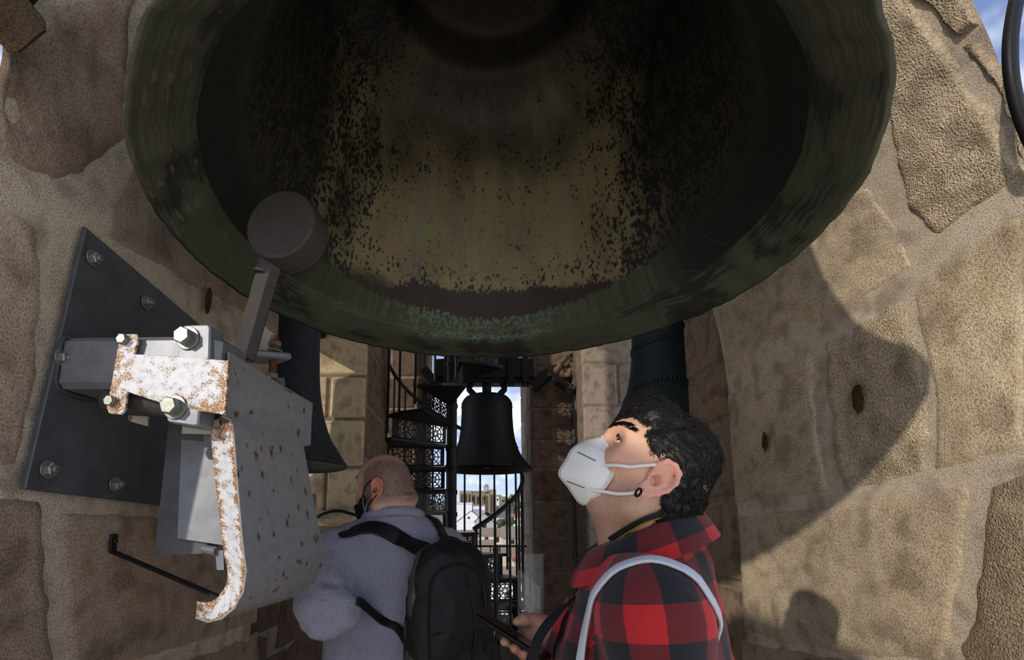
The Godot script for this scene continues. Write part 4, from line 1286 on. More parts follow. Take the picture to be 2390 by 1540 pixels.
func nets(s: S, lo: Vector3, hi: Vector3, cell: float, g: G, paint = null):
	var n := Vector3i(((hi - lo) / cell).ceil()) + Vector3i.ONE
	var sx := n.x + 2; var sy := n.y + 2
	var val := {}
	var act := {}
	var base := g.v.size()
	var t0 := g.ix.size()
	var stack := []
	for bz in range(0, n.z, 8):
		for by in range(0, n.y, 8):
			for bx in range(0, n.x, 8): stack.append([bx, by, bz, 8])
	var cells := []
	while stack.size():
		var b: Array = stack.pop_back()
		var sz: int = b[3]
		var mid := lo + Vector3(b[0] + sz * 0.5, b[1] + sz * 0.5, b[2] + sz * 0.5) * cell
		if absf(s.d(mid)) > sz * cell * 0.9 + cell * 1.2: continue
		if sz > 2:
			var h := sz / 2
			for k in 8: stack.append([b[0] + (k & 1) * h, b[1] + ((k >> 1) & 1) * h, b[2] + ((k >> 2) & 1) * h, h])
		else:
			for k in 8: cells.append(Vector3i(b[0] + (k & 1), b[1] + ((k >> 1) & 1), b[2] + ((k >> 2) & 1)))
	for c in cells:
		var w := []
		var neg := 0
		for k in 8:
			var q := Vector3i(c.x + (k & 1), c.y + ((k >> 1) & 1), c.z + ((k >> 2) & 1))
			var id := (q.z * sy + q.y) * sx + q.x
			var e: float
			if val.has(id): e = val[id]
			else:
				e = s.d(lo + Vector3(q) * cell); val[id] = e
			w.append(e)
			if e < 0.0: neg += 1
		if neg == 0 or neg == 8: continue
		var sum := Vector3.ZERO; var cnt := 0
		for a in 8:
			for ax in 3:
				var bb := a | (1 << ax)
				if bb == a: continue
				if (w[a] < 0.0) == (w[bb] < 0.0): continue
				var f: float = w[a] / (w[a] - w[bb])
				var p0 := Vector3(a & 1, (a >> 1) & 1, (a >> 2) & 1); var p1 := Vector3(bb & 1, (bb >> 1) & 1, (bb >> 2) & 1)
				sum += p0.lerp(p1, f); cnt += 1
		var p := lo + (Vector3(c) + sum / cnt) * cell
		if paint != null: g.col = paint.call(p)
		act[(c.z * sy + c.y) * sx + c.x] = g.p(p)
	var st := [1, sx, sx * sy]
	for id in act:
		for ax in 3:
			var e0: float = val[id]; var e1: float = val.get(id + st[ax], 1.0)
			if (e0 < 0.0) == (e1 < 0.0): continue
			var u: int = st[(ax + 1) % 3]; var v: int = st[(ax + 2) % 3]
			if not (act.has(id - u) and act.has(id - v) and act.has(id - u - v)): continue
			var q := [act[id], act[id - u], act[id - u - v], act[id - v]]
			if e0 < 0.0: g.quad(q[0], q[3], q[2], q[1])
			else: g.quad(q[0], q[1], q[2], q[3])

# a head: c between the ears, f forwards, u up, l its left; s scales it
func head_sdf(c: Vector3, f: Vector3, u: Vector3, l: Vector3, s: float, heavy := 0.0) -> S:
	var h := S.new()
	var b := Basis(f, u, l)
	var at := func(x: float, y: float, z: float) -> Vector3: return c + (f * x + u * y + l * z) * s
	h.ell(at.call(0.0, 0.054, 0), Vector3(0.088, 0.080, 0.075) * s, b, 0.02)
	h.ell(at.call(-0.028, 0.036, 0), Vector3(0.057, 0.073, 0.070) * s, b, 0.02)
	h.ell(at.call(0.042, 0.042, 0), Vector3(0.054, 0.070, 0.061) * s, b, 0.025)
	h.ell(at.call(0.034, -0.020, 0), Vector3(0.048, 0.052, 0.052 + heavy * 0.4) * s, b, 0.025)
	for z in [-1.0, 1.0]:
		h.cap(at.call(0.002, -0.048, 0.056 * z), at.call(0.042, -0.064, 0.022 * z), 0.019 * s, 0.015 * s, 0.03)
		h.cap(at.call(0.058, 0.002, 0.042 * z), at.call(0.026, 0.006, 0.060 * z), 0.018 * s, 0.014 * s, 0.035)
		h.cap(at.call(0.086, 0.050, 0.012 * z), at.call(0.069, 0.051, 0.045 * z), 0.013 * s, 0.012 * s, 0.02)
		h.cap(at.call(0.0, -0.03, 0.064 * z), at.call(0.0, -0.05, 0.060 * z), (0.015 + heavy * 0.5) * s, (0.015 + heavy) * s, 0.03)
	h.cap(at.call(0.090, 0.036, 0), at.call(0.113, -0.008, 0), 0.010 * s, 0.013 * s, 0.014)
	h.cap(at.call(0.106, -0.012, -0.010), at.call(0.106, -0.012, 0.010), 0.011 * s, 0.011 * s, 0.008)
	h.ell(at.call(0.046, -0.062, 0), Vector3(0.020, 0.016, 0.024) * s, b, 0.025)
	h.cap(at.call(0.074, -0.038, -0.014), at.call(0.074, -0.038, 0.014), 0.011 * s, 0.011 * s, 0.012)
	for z in [-1.0, 1.0]:
		h.sub(at.call(0.098, 0.029, 0.030 * z), at.call(0.088, 0.029, 0.044 * z), 0.0135 * s, 0.012)
	return h
func ear(g: G, c: Vector3, f: Vector3, u: Vector3, l: Vector3, s: float, col: Callable):
	# helix, lobe, bowl and tragus as one surface
	var e := S.new()
	var at := func(x: float, y: float, z: float) -> Vector3: return c + (f * x + u * y + l * z) * s
	var rim := []
	for q in [[0.010, 0.004, 0.004], [0.010, 0.020, 0.007], [0.003, 0.031, 0.010], [-0.009, 0.033, 0.014], [-0.019, 0.026, 0.018], [-0.022, 0.012, 0.020], [-0.019, -0.004, 0.018], [-0.011, -0.017, 0.014], [-0.002, -0.026, 0.010], [0.005, -0.029, 0.007], [0.010, -0.023, 0.004], [0.010, -0.015, 0.003]]:
		rim.append(at.call(q[0], q[1], q[2]))
	e.chain(rim, [0.0035 * s, 0.0038 * s, 0.004 * s, 0.004 * s, 0.0042 * s, 0.0042 * s, 0.0042 * s, 0.0045 * s, 0.0052 * s, 0.0058 * s, 0.005 * s, 0.004 * s], 0.004)
	e.chain([at.call(-0.003, 0.022, 0.007), at.call(-0.011, 0.014, 0.012), at.call(-0.012, 0.001, 0.012), at.call(-0.005, -0.010, 0.010), at.call(0.003, -0.014, 0.008)], [0.003 * s, 0.0036 * s, 0.0036 * s, 0.0036 * s, 0.003 * s], 0.005)
	e.ell(at.call(-0.007, 0.006, 0.007), Vector3(0.019, 0.029, 0.0075) * s, Basis(f, u, l), 0.006)
	e.ell(at.call(0.000, -0.022, 0.005), Vector3(0.009, 0.009, 0.005) * s, Basis(f, u, l), 0.006)
	e.cap(at.call(0.009, 0.001, 0.005), at.call(0.008, -0.009, 0.006), 0.0042 * s, 0.0042 * s, 0.005)
	e.sub(at.call(0.001, -0.001, 0.013), at.call(0.002, -0.005, 0.006), 0.0072 * s, 0.005)
	e.sub(at.call(-0.012, 0.018, 0.020), at.call(-0.0165, 0.004, 0.021), 0.0030 * s, 0.003)
	var r := Vector3.ONE * 0.045 * s
	nets(e, c - r, c + r, 0.0017 * s, g, col)
func hand(g: G, sd: S, lo: Vector3, hi: Vector3, col: Color):
	nets(sd, lo, hi, 0.003, g, func(p: Vector3) -> Color: var k := 1.0 + 0.10 * nz.get_noise_3dv(p * 90.0); return Color(col.r * k, col.g * k, col.b * k))
func locks(g: G, s: S, from: Callable, n: int, rg: RandomNumberGenerator, len_: float, w: float):
	# short tapering locks combed over a surface: from() gives [point, direction] or null
	for i in n:
		var q = from.call(rg)
		if q == null: continue
		var p: Vector3 = q[0]; var dir: Vector3 = q[1]
		var L := len_ * rg.randf_range(0.6, 1.3)
		var pts := []; var rad := []
		var nn := s.grad(p)
		var wv := clampf(nz.get_noise_3dv(p * 38.0) * 2.6 + rg.randf_range(-0.25, 0.25), -1, 1)
		for k in 5:
			var f := k / 4.0
			pts.append(p + nn * (0.0005 + 0.0032 * sin(f * PI * 0.8) * rg.randf_range(0.5, 1.0)))
			rad.append(w * (1.0 - f * 0.85))
			dir = (dir + nn.cross(dir) * wv * 0.22).normalized()
			p += dir * L / 4.0
			var e := s.d(p)
			nn = s.grad(p)
			p -= nn * e
			dir = (dir - nn * nn.dot(dir)).normalized()
		var sh := rg.randf_range(0.55, 1.25)
		g.col = Color(sh, sh, sh)
		g.tube(pts, rad, 4, false)
func plaid_image() -> ImageTexture:
	var n := 256
	var im := Image.create(n, n, false, Image.FORMAT_RGB8)
	var rd := RandomNumberGenerator.new(); rd.seed = 3
	for y in n:
		for x in n:
			var a := x < n / 2; var b := y < n / 2
			var c: Color
			var tw := (x + y) % 4 < 2
			if a and b: c = Color(0.70, 0.10, 0.12)
			elif a or b: c = Color(0.50, 0.085, 0.105) if tw else Color(0.24, 0.07, 0.09)
			else: c = Color(0.085, 0.085, 0.105)
			var k := rd.randf_range(0.90, 1.08)
			im.set_pixel(x, y, Color(c.r * k, c.g * k, c.b * k))
	return ImageTexture.create_from_image(im)

func build_young():
	var N := Vector3(0.312, 1.455, -0.872)        # base of the neck
	var F := Vector3(-0.985, 0, -0.17).normalized(); var U := Vector3.UP; var L := U.cross(F)
	var t := thing("person", "young man with dark wavy hair and red and black check shirt, looking up", "person", Vector3(N.x, 0, N.z))
	# head
	var pit := deg_to_rad(37.0); var yaw := deg_to_rad(7.0)
	var hf := Vector3(-cos(yaw) * cos(pit), sin(pit), -sin(yaw) * cos(pit))
	var hl := Vector3(-sin(yaw), 0, cos(yaw)).normalized(); hl = (hl - hf * hl.dot(hf)).normalized()
	var hu := hf.cross(hl).normalized()
	var C := P(1527, 1122, 0.765) - hl * 0.078
	var at := func(x: float, y: float, z: float) -> Vector3: return C + hf * x + hu * y + hl * z
	var hd := head_sdf(C, hf, hu, hl, 1.0, 0.004)
	# neck into the shoulders
	hd.cap(at.call(-0.022, -0.035, 0), N + Vector3(0.02, -0.03, 0), 0.056, 0.066, 0.035)
	hd.cap(at.call(0.008, -0.058, 0), N + F * 0.035 + Vector3(0, -0.01, 0), 0.040, 0.050, 0.04)
	var skin := mat("skin", Color(1, 1, 1), 0.55); skin.subsurf_scatter_enabled = true; skin.subsurf_scatter_strength = 0.08
	skin.heightmap_enabled = true; skin.heightmap_texture = ntex(61, 0.12, 3, [], 512); skin.heightmap_scale = 0.03; tri_map(skin, 9.0)
	var base := lin(212, 164, 134)
	var paint := func(p: Vector3) -> Color:
		var q := p - C
		var x := q.dot(hf); var y := q.dot(hu); var z := q.dot(hl)
		var c := base
		var stub := smoothstep(0.006, -0.030, y + x * 0.12) * smoothstep(-0.055, -0.010, x + 0.25 * absf(y)) * smoothstep(-0.17, -0.10, y)
		stub *= 0.78 + 0.5 * nz.get_noise_3dv(p * 260.0)
		c = c.lerp(lin(132, 108, 94), clampf(stub, 0, 1) * 0.62)
		c = c.lerp(lin(214, 150, 128), exp(-(pow(x - 0.06, 2) + pow(y + 0.01, 2)) / 0.0009) * 0.35)
		c = c.lerp(lin(150, 104, 86), exp(-(pow(x - 0.080, 2) + pow(y - 0.026, 2)) / 0.0002) * 0.55)
		var k := 1.0 + 0.06 * nz.get_noise_3dv(p * 40.0)
		return Color(c.r * k, c.g * k, c.b * k)
	var g := G.new()
	nets(hd, C + Vector3(-0.16, -0.22, -0.13), C + Vector3(0.16, 0.18, 0.13), 0.0042, g, paint)
	var earc := lin(214, 150, 130)
	for z in [1.0, -1.0]:
		var el: Vector3 = (hl * z * 0.86 + (-hf) * 0.42).normalized()
		var ef: Vector3 = (hf - el * el.dot(hf)).normalized()
		ear(g, at.call(0.003, 0.003, 0.071 * z), ef, el.cross(ef) if z < 0 else ef.cross(el), el, 1.08, func(p: Vector3) -> Color: return earc.lerp(base, clampf(0.4 + nz.get_noise_3dv(p * 60.0), 0, 1) * 0.5))
	# right hand with the phone
	var ph := P(1192, 1478, 0.90)
	var pd := (P(1262, 1524, 0.88) - P(1138, 1446, 0.93)).normalized()     # the phone's long axis, back to the wrist
	var view := (ph - EYE).normalized()
	var pn := view.cross(pd).normalized(); if pn.y < 0: pn = -pn
	pn = (pn * 0.985 - view * 0.17); pn = (pn - pd * pn.dot(pd)).normalized()
	var pw := pd.cross(pn)
	var Hs := S.new()
	var wrist := P(1300, 1478, 0.95)
	var palm := P(1262, 1488, 0.945)
	Hs.cap(wrist, palm, 0.025, 0.026, 0.02)
	Hs.cap(palm, P(1246, 1490, 0.945), 0.025, 0.021, 0.02)
	Hs.cap(P(1268, 1462, 0.93), P(1246, 1472, 0.94), 0.020, 0.018, 0.02)
	Hs.chain([P(1275, 1458, 0.935), P(1245, 1446, 0.925), P(1222, 1447, 0.915), P(1206, 1451, 0.908)], [0.0150, 0.0108, 0.0098, 0.0080], 0.008)
	Hs.chain([P(1240, 1482, 0.96), P(1206, 1488, 0.95), P(1184, 1494, 0.93), P(1178, 1497, 0.905)], [0.0125, 0.0105, 0.0098, 0.0085], 0.006)
	Hs.chain([P(1248, 1498, 0.955), P(1218, 1506, 0.945), P(1204, 1511, 0.92), P(1202, 1512, 0.90)], [0.012, 0.0105, 0.0098, 0.0085], 0.006)
	Hs.chain([P(1258, 1508, 0.95), P(1232, 1524, 0.94), P(1222, 1526, 0.92), P(1224, 1525, 0.90)], [0.0115, 0.010, 0.009, 0.008], 0.006)
	Hs.chain([P(1266, 1514, 0.95), P(1250, 1538, 0.94), P(1243, 1541, 0.92), P(1246, 1540, 0.90)], [0.0105, 0.009, 0.0085, 0.0075], 0.006)
	hand(g, Hs, ph + Vector3(-0.09, -0.10, -0.13), ph + Vector3(0.15, 0.09, 0.10), lin(176, 128, 104))
	# left hand, below the frame
	var Hl := S.new()
	var lw := Vector3(0.06, 1.02, -0.70)
	Hl.cap(lw, lw + Vector3(-0.08, 0.01, -0.02), 0.026, 0.032, 0.02)
	for k in 4:
		var o := lw + Vector3(-0.09, 0.0 + 0.004 * k, -0.045 + 0.022 * k)
		Hl.chain([o, o + Vector3(-0.035, -0.006, 0), o + Vector3(-0.055, -0.026, 0)], [0.0105, 0.0095, 0.008], 0.006)
	Hl.chain([lw + Vector3(-0.03, 0.01, 0.02), lw + Vector3(-0.065, 0.03, 0.035), lw + Vector3(-0.09, 0.03, 0.03)], [0.014, 0.012, 0.009], 0.01)
	hand(g, Hl, lw + Vector3(-0.18, -0.07, -0.09), lw + Vector3(0.04, 0.08, 0.09), lin(196, 150, 126))
	# the rest of him under his clothes
	var inner := S.new()
	var sl0 := N + Vector3(0, -0.08, 0) + L * 0.15; var sr0 := N + Vector3(0, -0.08, 0) - L * 0.16
	inner.ell(N + Vector3(0, -0.28, 0) + F * 0.02, Vector3(0.09, 0.24, 0.13), Basis(F, U, L), 0.06)
	inner.cap(N + Vector3(0, 0.0, 0), N + Vector3(0, -0.15, 0), 0.050, 0.06, 0.04)
	inner.chain([sl0, sl0 + Vector3(0.0, -0.28, 0.02), lw], [0.048, 0.038, 0.026], 0.03)
	inner.chain([sr0, sr0 + Vector3(-0.02, -0.26, -0.04), wrist], [0.048, 0.038, 0.025], 0.03)
	inner.cap(sl0, sr0, 0.045, 0.045, 0.05)
	nets(inner, Vector3(-0.02, 0.85, -1.25), Vector3(0.55, 1.52, -0.55), 0.013, g, func(_p: Vector3) -> Color: return base)
	part("body", g, skin, t)
	# eyes
	for z in [1.0, -1.0]:
		var ec: Vector3 = at.call(0.0710, 0.0295, 0.0330 * z)
		var look := (hf * 0.86 + hu * 0.34 + hl * 0.36).normalized()
		g = G.new(); g.col = Color(0.75, 0.74, 0.73); g.ball(Transform3D(basis_y(look), ec), Vector3.ONE * 0.0122, 22)
		var eb := part("eye", g, mat("wet", Color(1, 1, 1), 0.12), t)
		g = G.new(); g.col = Color(0.045, 0.022, 0.012); g.ball(Transform3D(basis_y(look), ec + look * 0.0088), Vector3(0.0060, 0.0042, 0.0060), 16); part("iris", g, E("wet"), eb)
		# lids: two bands over the ball
		for sgn in [1.0, -1.0]:
			var pts := []
			for j in 7:
				var row := []
				for k in 17:
					var a := lerpf(-1.55, 1.55, k / 16.0)
					var q: Vector3 = hf * cos(a) + hl * z * sin(a)
					var e0: float = (0.50 if sgn > 0 else -0.34) * maxf(1.0 - pow(absf(a - 0.1) / 1.12, 2.0), 0.0) - 0.06 * a
					var el2 := lerpf(e0, 1.35 * sgn, j / 6.0)
					row.append(ec + (q * cos(el2) + hu * sin(el2)) * (0.0134 + 0.0012 * exp(-j * 1.2)))
				pts.append(row)
			g = sheet(pts, 0.0006); 
			for i in g.c.size(): g.c[i] = lin(168, 120, 98)
			part("eyelid", g, skin, t)
		# lashes
		g = G.new()
		for k in 26:
			var a := lerpf(-1.0, 1.2, k / 25.0)
			var q: Vector3 = hf * cos(a) + hl * z * sin(a)
			var le: float = 0.50 * maxf(1.0 - pow(absf(a - 0.1) / 1.12, 2.0), 0.0) - 0.06 * a
			var p0: Vector3 = ec + (q * cos(le) + hu * sin(le)) * 0.0148
			g.tube([p0, p0 + (q * 0.7 + hu * 0.25).normalized() * 0.003, p0 + (q * 0.5 + hu * 0.7).normalized() * 0.006], [0.0007, 0.0006, 0.0002], 3, false)
		part("eyelashes", g, mat("hair_dark", Color(0.035, 0.026, 0.022), 0.55), t)
		# brow
		g = G.new()
		for k in 190:
			var f := rng.randf()
			var p0: Vector3 = at.call(lerpf(0.102, 0.058, f) + 0.012 , lerpf(0.050, 0.049, f) + 0.008 * sin(f * 2.6) + rng.randf_range(-0.005, 0.0035) * (1.0 - 0.5 * f), (0.012 + 0.044 * f) * z)
			var n := hd.grad(p0); p0 -= n * hd.d(p0)
			var dir: Vector3 = (hl * z * 0.8 - hf * 0.6 + hu * rng.randf_range(-0.1, 0.6)).normalized()
			dir = (dir - n * n.dot(dir)).normalized()
			g.tube([p0, p0 + dir * 0.005 + n * 0.002, p0 + dir * 0.010 + n * 0.001], [0.0008, 0.0007, 0.0002], 3, false)
		part("eyebrow", g, E("hair_dark"), t)
	# hair: a cap that stands off the skull, and locks
	var hs := S.new()
	var b := Basis(hf, hu, hl)
	hs.ell(at.call(0.006, 0.078, 0), Vector3(0.086, 0.062, 0.073), b, 0.03)
	hs.ell(at.call(-0.026, 0.050, 0), Vector3(0.056, 0.076, 0.0775), b, 0.03)
	hs.ell(at.call(-0.046, -0.004, 0), Vector3(0.052, 0.060, 0.062), b, 0.03)
	hs.ell(at.call(0.058, 0.108, 0), Vector3(0.040, 0.028, 0.056), b, 0.025)
	hs.cap(at.call(-0.040, 0.0, 0.0), at.call(-0.050, -0.072, 0), 0.048, 0.043, 0.03)
	for z in [-1.0, 1.0]:
		hs.cap(at.call(-0.010, 0.064, 0.064 * z), at.call(0.030, 0.060, 0.060 * z), 0.018, 0.014, 0.02)
		hs.cap(at.call(0.028, 0.052, 0.064 * z), at.call(0.020, 0.022, 0.0685 * z), 0.010, 0.006, 0.012)
		hs.cap(at.call(-0.034, 0.006, 0.060 * z), at.call(-0.040, -0.040, 0.046 * z), 0.015, 0.011, 0.02)
	hs.bump = func(p: Vector3) -> float:
		var q := p - C
		var a := Vector3(q.dot(hf) * 28, q.dot(hu) * 60, q.dot(hl) * 45)
		return (nz.get_noise_3dv(a) * 0.006 + nz.get_noise_3dv(a * 2.7) * 0.0035)
	g = G.new()
	nets(hs, C + Vector3(-0.2, -0.17, -0.15), C + Vector3(0.2, 0.22, 0.15), 0.005, g)
	var hair := part("hair", g, E("hair_dark"), t)
	var vv := g.v
	g = G.new()
	var rg := RandomNumberGenerator.new(); rg.seed = 12
	locks(g, hs, func(r: RandomNumberGenerator):
		var p: Vector3 = vv[r.randi() % vv.size()]
		var q := p - C
		var x := q.dot(hf); var y := q.dot(hu); var z := q.dot(hl)
		var dir := (-hf * 0.9 - hu * 0.55) if x < 0.02 else (hl * signf(z) * 0.7 + hf * 0.35 + hu * 0.25)
		dir += Vector3(r.randf_range(-1, 1), r.randf_range(-1, 1), r.randf_range(-1, 1)) * 0.22
		return [p, dir.normalized()], 9500, rg, 0.019, 0.00062)
	part("locks", g, mat("hair_lock", Color(0.075, 0.052, 0.040), 0.85), hair)
	# mask: two panels that meet in a welded seam in front
	var white := mat("mask_white", Color(0.90, 0.89, 0.87), 0.85); white.rim_enabled = true; white.rim = 0.3
	white.heightmap_enabled = true; white.heightmap_texture = ntex(62, 0.1, 3, [], 512); white.heightmap_scale = 0.03; tri_map(white, 8.0)
	var dm := (C + hf * 0.1 - EYE).dot(Vector3(0, 0, -1))
	var mid := func(px: float, py: float) -> Vector3: return on_plane(px, py, C, hl)
	var seam := spline([mid.call(1407, 1019), mid.call(1368, 1029), mid.call(1336, 1045), mid.call(1319, 1074), mid.call(1303, 1106), mid.call(1326, 1139), mid.call(1350, 1173), mid.call(1366, 1178)], 40)
	var mk := thing("face_mask", "white folded respirator mask on the young man looking up", "face mask", C + hf * 0.1)
	for z in [1.0, -1.0]:
		var edge := []
		for q in [[1409, 1019, 0.006], [1424, 1046, 0.030], [1433, 1072, 0.047], [1435, 1095, 0.054], [1428, 1117, 0.055], [1412, 1141, 0.050], [1392, 1163, 0.034], [1368, 1177, 0.008]]:
			var p := on_plane(q[0], q[1], C + hl * q[2], hl)
			if z < 0: p -= hl * 2.0 * q[2]
			edge.append(p)
		edge = spline(edge, 40)
		var rows := []
		for i in 40:
			var r := []
			for k in 15:
				var f := k / 14.0
				var p: Vector3 = (seam[i] as Vector3).lerp(edge[i], f)
				var i0 := i / 39.0
				p += hl * z * (0.016 * sin(f * PI) * sin(i0 * PI) + 0.002 * sin(i0 * 5.0 + f * 4.0))
				if f < 0.10: p = (seam[i] as Vector3) + (p - (seam[i] as Vector3)) * 1.0 + hl * z * 0.0005
				r.append(p)
			rows.append(r)
		var o := part("panel", sheet(rows, 0.0012 * z), white, mk)
		# welded ribs along seam and cheek edge
		g = G.new()
		for e in 2:
			for i in range(1, 78):
				var f := i / 78.0 * 39.0; var i0 := int(f); var fr := f - i0
				var ka := 0 if e == 0 else 14; var kb := 1 if e == 0 else 13
				var p0: Vector3 = rows[i0][ka].lerp(rows[mini(i0 + 1, 39)][ka], fr); var p1: Vector3 = rows[i0][kb].lerp(rows[mini(i0 + 1, 39)][kb], fr)
				p1 = p0 + (p1 - p0).normalized() * 0.006
				g.tube([p0 + hl * z * 0.0014, p1 + hl * z * 0.0018], 0.0008, 4, false)
		part("weld_rib", g, white, o)
		# printed dashes
		for d in [[1348, 1055, 1391, 1076], [1323, 1123, 1365, 1139]]:
			g = G.new()
			for k in 14:
				var f0 := k / 14.0; var f1 := (k + 0.6) / 14.0
				if z < 0: continue
				var q := []
				for f in [f0, f1]:
					var dir := ray(lerpf(d[0], d[2], f), lerpf(d[1], d[3], f))
					q.append(near_rows(rows, EYE, dir) + hl * 0.0012)
				g.tube(q, 0.0008, 4)
			if z > 0: part("printed_dash", g, mat("ink", Color(0.06, 0.06, 0.07), 0.8), o)
		# ear loops, with the pads where they are welded on
		if z > 0:
			for lp in [[[1412, 1086], [1440, 1086], [1470, 1089], [1505, 1086], [1530, 1085]], [[1383, 1144], [1412, 1148], [1440, 1152], [1470, 1151], [1492, 1147]]]:
				var pts := []
				for i in lp.size():
					var dir := ray(lp[i][0], lp[i][1])
					var p: Vector3 = near_rows(rows, EYE, dir) + hl * 0.0035 if i == 0 else hd.hit(EYE, dir, 0.5, 0.003)
					if i == 1: p += hl * 0.003
					if i == 4: p += hl * 0.004
					pts.append(p)
				g = G.new(); g.tube(spline(pts, 24), 0.0029, 8)
				part("ear_loop", g, white, mk)
	# nose wire ridge
	g = G.new(); g.tube(spline([on_plane(1391, 1031, C + hl * 0.012, hl), on_plane(1401, 1047, C + hl * 0.030, hl), on_plane(1406, 1058, C + hl * 0.040, hl)], 10), 0.0022, 6)
	part("nose_wire", g, white, mk)
	# earrings
	g = G.new(); var er := hd.hit(EYE, ray(1490, 1149), 0.5, 0.012)
	var ring := []
	for k in 25: ring.append(er + (hu * cos(TAU * k / 24) + (hl * 0.6 + hf * 0.5).normalized() * sin(TAU * k / 24)) * 0.0065)
	g.tube(ring, 0.0019, 8, false)
	single("earring", g, mat("dark_steel", Color(0.12, 0.12, 0.12), 0.25, 0.9), "small dark hoop in the front of the young man's ear lobe", "earring")
	g = G.new(); g.ball(Transform3D(Basis(), hd.hit(EYE, ray(1505, 1142), 0.5, 0.013)), Vector3.ONE * 0.0022, 10)
	single("earring", g, mat("silver", Color(0.8, 0.8, 0.8), 0.2, 0.9), "tiny silver stud in the young man's ear lobe", "earring")
	# shirt
	var sh := S.new()
	var SL := N + Vector3(0, -0.075, 0) + L * 0.160 + F * 0.030; var SR := N + Vector3(0, -0.072, 0) - L * 0.185
	sh.cap(SL, SR, 0.068, 0.068, 0.06)
	sh.ell(N + Vector3(-0.022, -0.22, 0), Vector3(0.128, 0.235, 0.172), Basis(F, U, L), 0.06)
	sh.ell(N + F * 0.055 + Vector3(0.0, -0.40, 0), Vector3(0.148, 0.24, 0.165), Basis(F, U, L), 0.08)
	sh.cap(N + Vector3(0.030, -0.03, 0), N + Vector3(0.040, -0.18, 0), 0.070, 0.078, 0.06)
	sh.cap(N + Vector3(0, -0.50, 0), N + Vector3(0, -0.62, 0), 0.150, 0.160, 0.05)
	var EL := SL + Vector3(0.02, -0.29, 0.02); var ER := SR + Vector3(-0.02, -0.27, -0.04)
	sh.cap(SL + Vector3(0.008, -0.01, 0.008), EL, 0.072, 0.060, 0.035)
	sh.cap(EL, Vector3(0.085, 1.02, -0.69), 0.060, 0.042, 0.03)
	sh.cap(SR, ER, 0.076, 0.060, 0.035)
	sh.cap(ER, P(1310, 1475, 0.955), 0.056, 0.040, 0.03)
	sh.bump = func(p: Vector3) -> float:
		var q := p - SL
		return 0.0035 * sin(q.y * 42.0 + q.x * 30.0 + nz.get_noise_3dv(p * 5.0) * 5.0) * smoothstep(-0.02, -0.12, q.y) + nz.get_noise_3dv(p * 9.0) * 0.006
	g = G.new()
	nets(sh, Vector3(N.x - 0.42, 0.80, N.z - 0.38), Vector3(N.x + 0.30, 1.56, N.z + 0.38), 0.011, g)
	# the seam of the near sleeve divides torso and sleeves; each has its own run of the check
	var plaid := mat("plaid", Color(1, 1, 1), 0.9); plaid.albedo_texture = plaid_image(); plaid.rim_enabled = true; plaid.rim = 0.25
	plaid.heightmap_enabled = true; plaid.heightmap_texture = ntex(63, 0.2, 2, [], 512); plaid.heightmap_scale = 0.03
	var w := 0.098
	var region := func(p: Vector3) -> int:
		var q := p - N; var lx := q.dot(L)
		if lx > 0.128 + 0.10 * (q.y + 0.10) and q.y > -0.6 : return 1
		if lx < -0.155 - 0.10 * (q.y + 0.10): return 2
		if p.x < N.x - 0.12 and p.y < 1.28 and (p.z > N.z + 0.10 or p.z < N.z - 0.10): return 1 if p.z > N.z else 2
		return 0
	var tuv := func(p: Vector3, r: int) -> Vector2:
		if r == 0:
			var q := p - N
			var a := atan2(q.dot(F), q.dot(L))
			# over the yoke the check runs with the shoulder
			return Vector2(a * 0.15 / w + 0.13, (q.y + 0.35 * q.dot(F) * smoothstep(-0.25, -0.02, q.y)) / w + 0.3)
		var S0: Vector3 = SL if r == 1 else SR; var E0: Vector3 = EL if r == 1 else ER
		var ax := (E0 - S0).normalized()
		var s := (p - S0)
		var side := F - ax * ax.dot(F); side = side.normalized(); var oth := ax.cross(side)
		return Vector2(atan2(s.dot(side), -s.dot(oth) if r == 1 else s.dot(oth)) * 0.072 / w + 0.05, s.dot(ax) / w + 0.12)
	var nr := g.normals()
	var parts_ := [G.new(), G.new(), G.new()]
	var maps := [{}, {}, {}]
	for k in range(0, g.ix.size(), 3):
		var cen := (g.v[g.ix[k]] + g.v[g.ix[k + 1]] + g.v[g.ix[k + 2]]) / 3.0
		var r: int = region.call(cen)
		var ids := []
		for e in 3:
			var i := g.ix[k + e]
			if not maps[r].has(i): maps[r][i] = parts_[r].p(g.v[i], tuv.call(g.v[i], r))
			ids.append(maps[r][i])
		# mend the wrap of the angle
		var us := []
		for i in ids: us.append(parts_[r].uv[i].x)
		var period: float = (TAU * 0.15 if r == 0 else TAU * 0.072) / w
		var mx: float = maxf(us[0], maxf(us[1], us[2]))
		for e in 3:
			if mx - us[e] > period * 0.5: ids[e] = parts_[r].p(parts_[r].v[ids[e]], parts_[r].uv[ids[e]] + Vector2(period, 0))
		parts_[r].tri(ids[0], ids[1], ids[2])
	var shirt := part("shirt", parts_[0], plaid, t)
	part("sleeve", parts_[1], plaid, t); part("sleeve", parts_[2], plaid, t)
	# collar: stands round the neck and folds down
	var rows := []
	var spec := [[0.058, 0.070, 0.0, 0.0], [0.066, 0.078, 0.024, 0.006], [0.073, 0.083, 0.034, 0.010], [0.083, 0.094, 0.026, 0.012], [0.098, 0.108, 0.002, 0.014], [0.110, 0.120, -0.020, 0.016]]
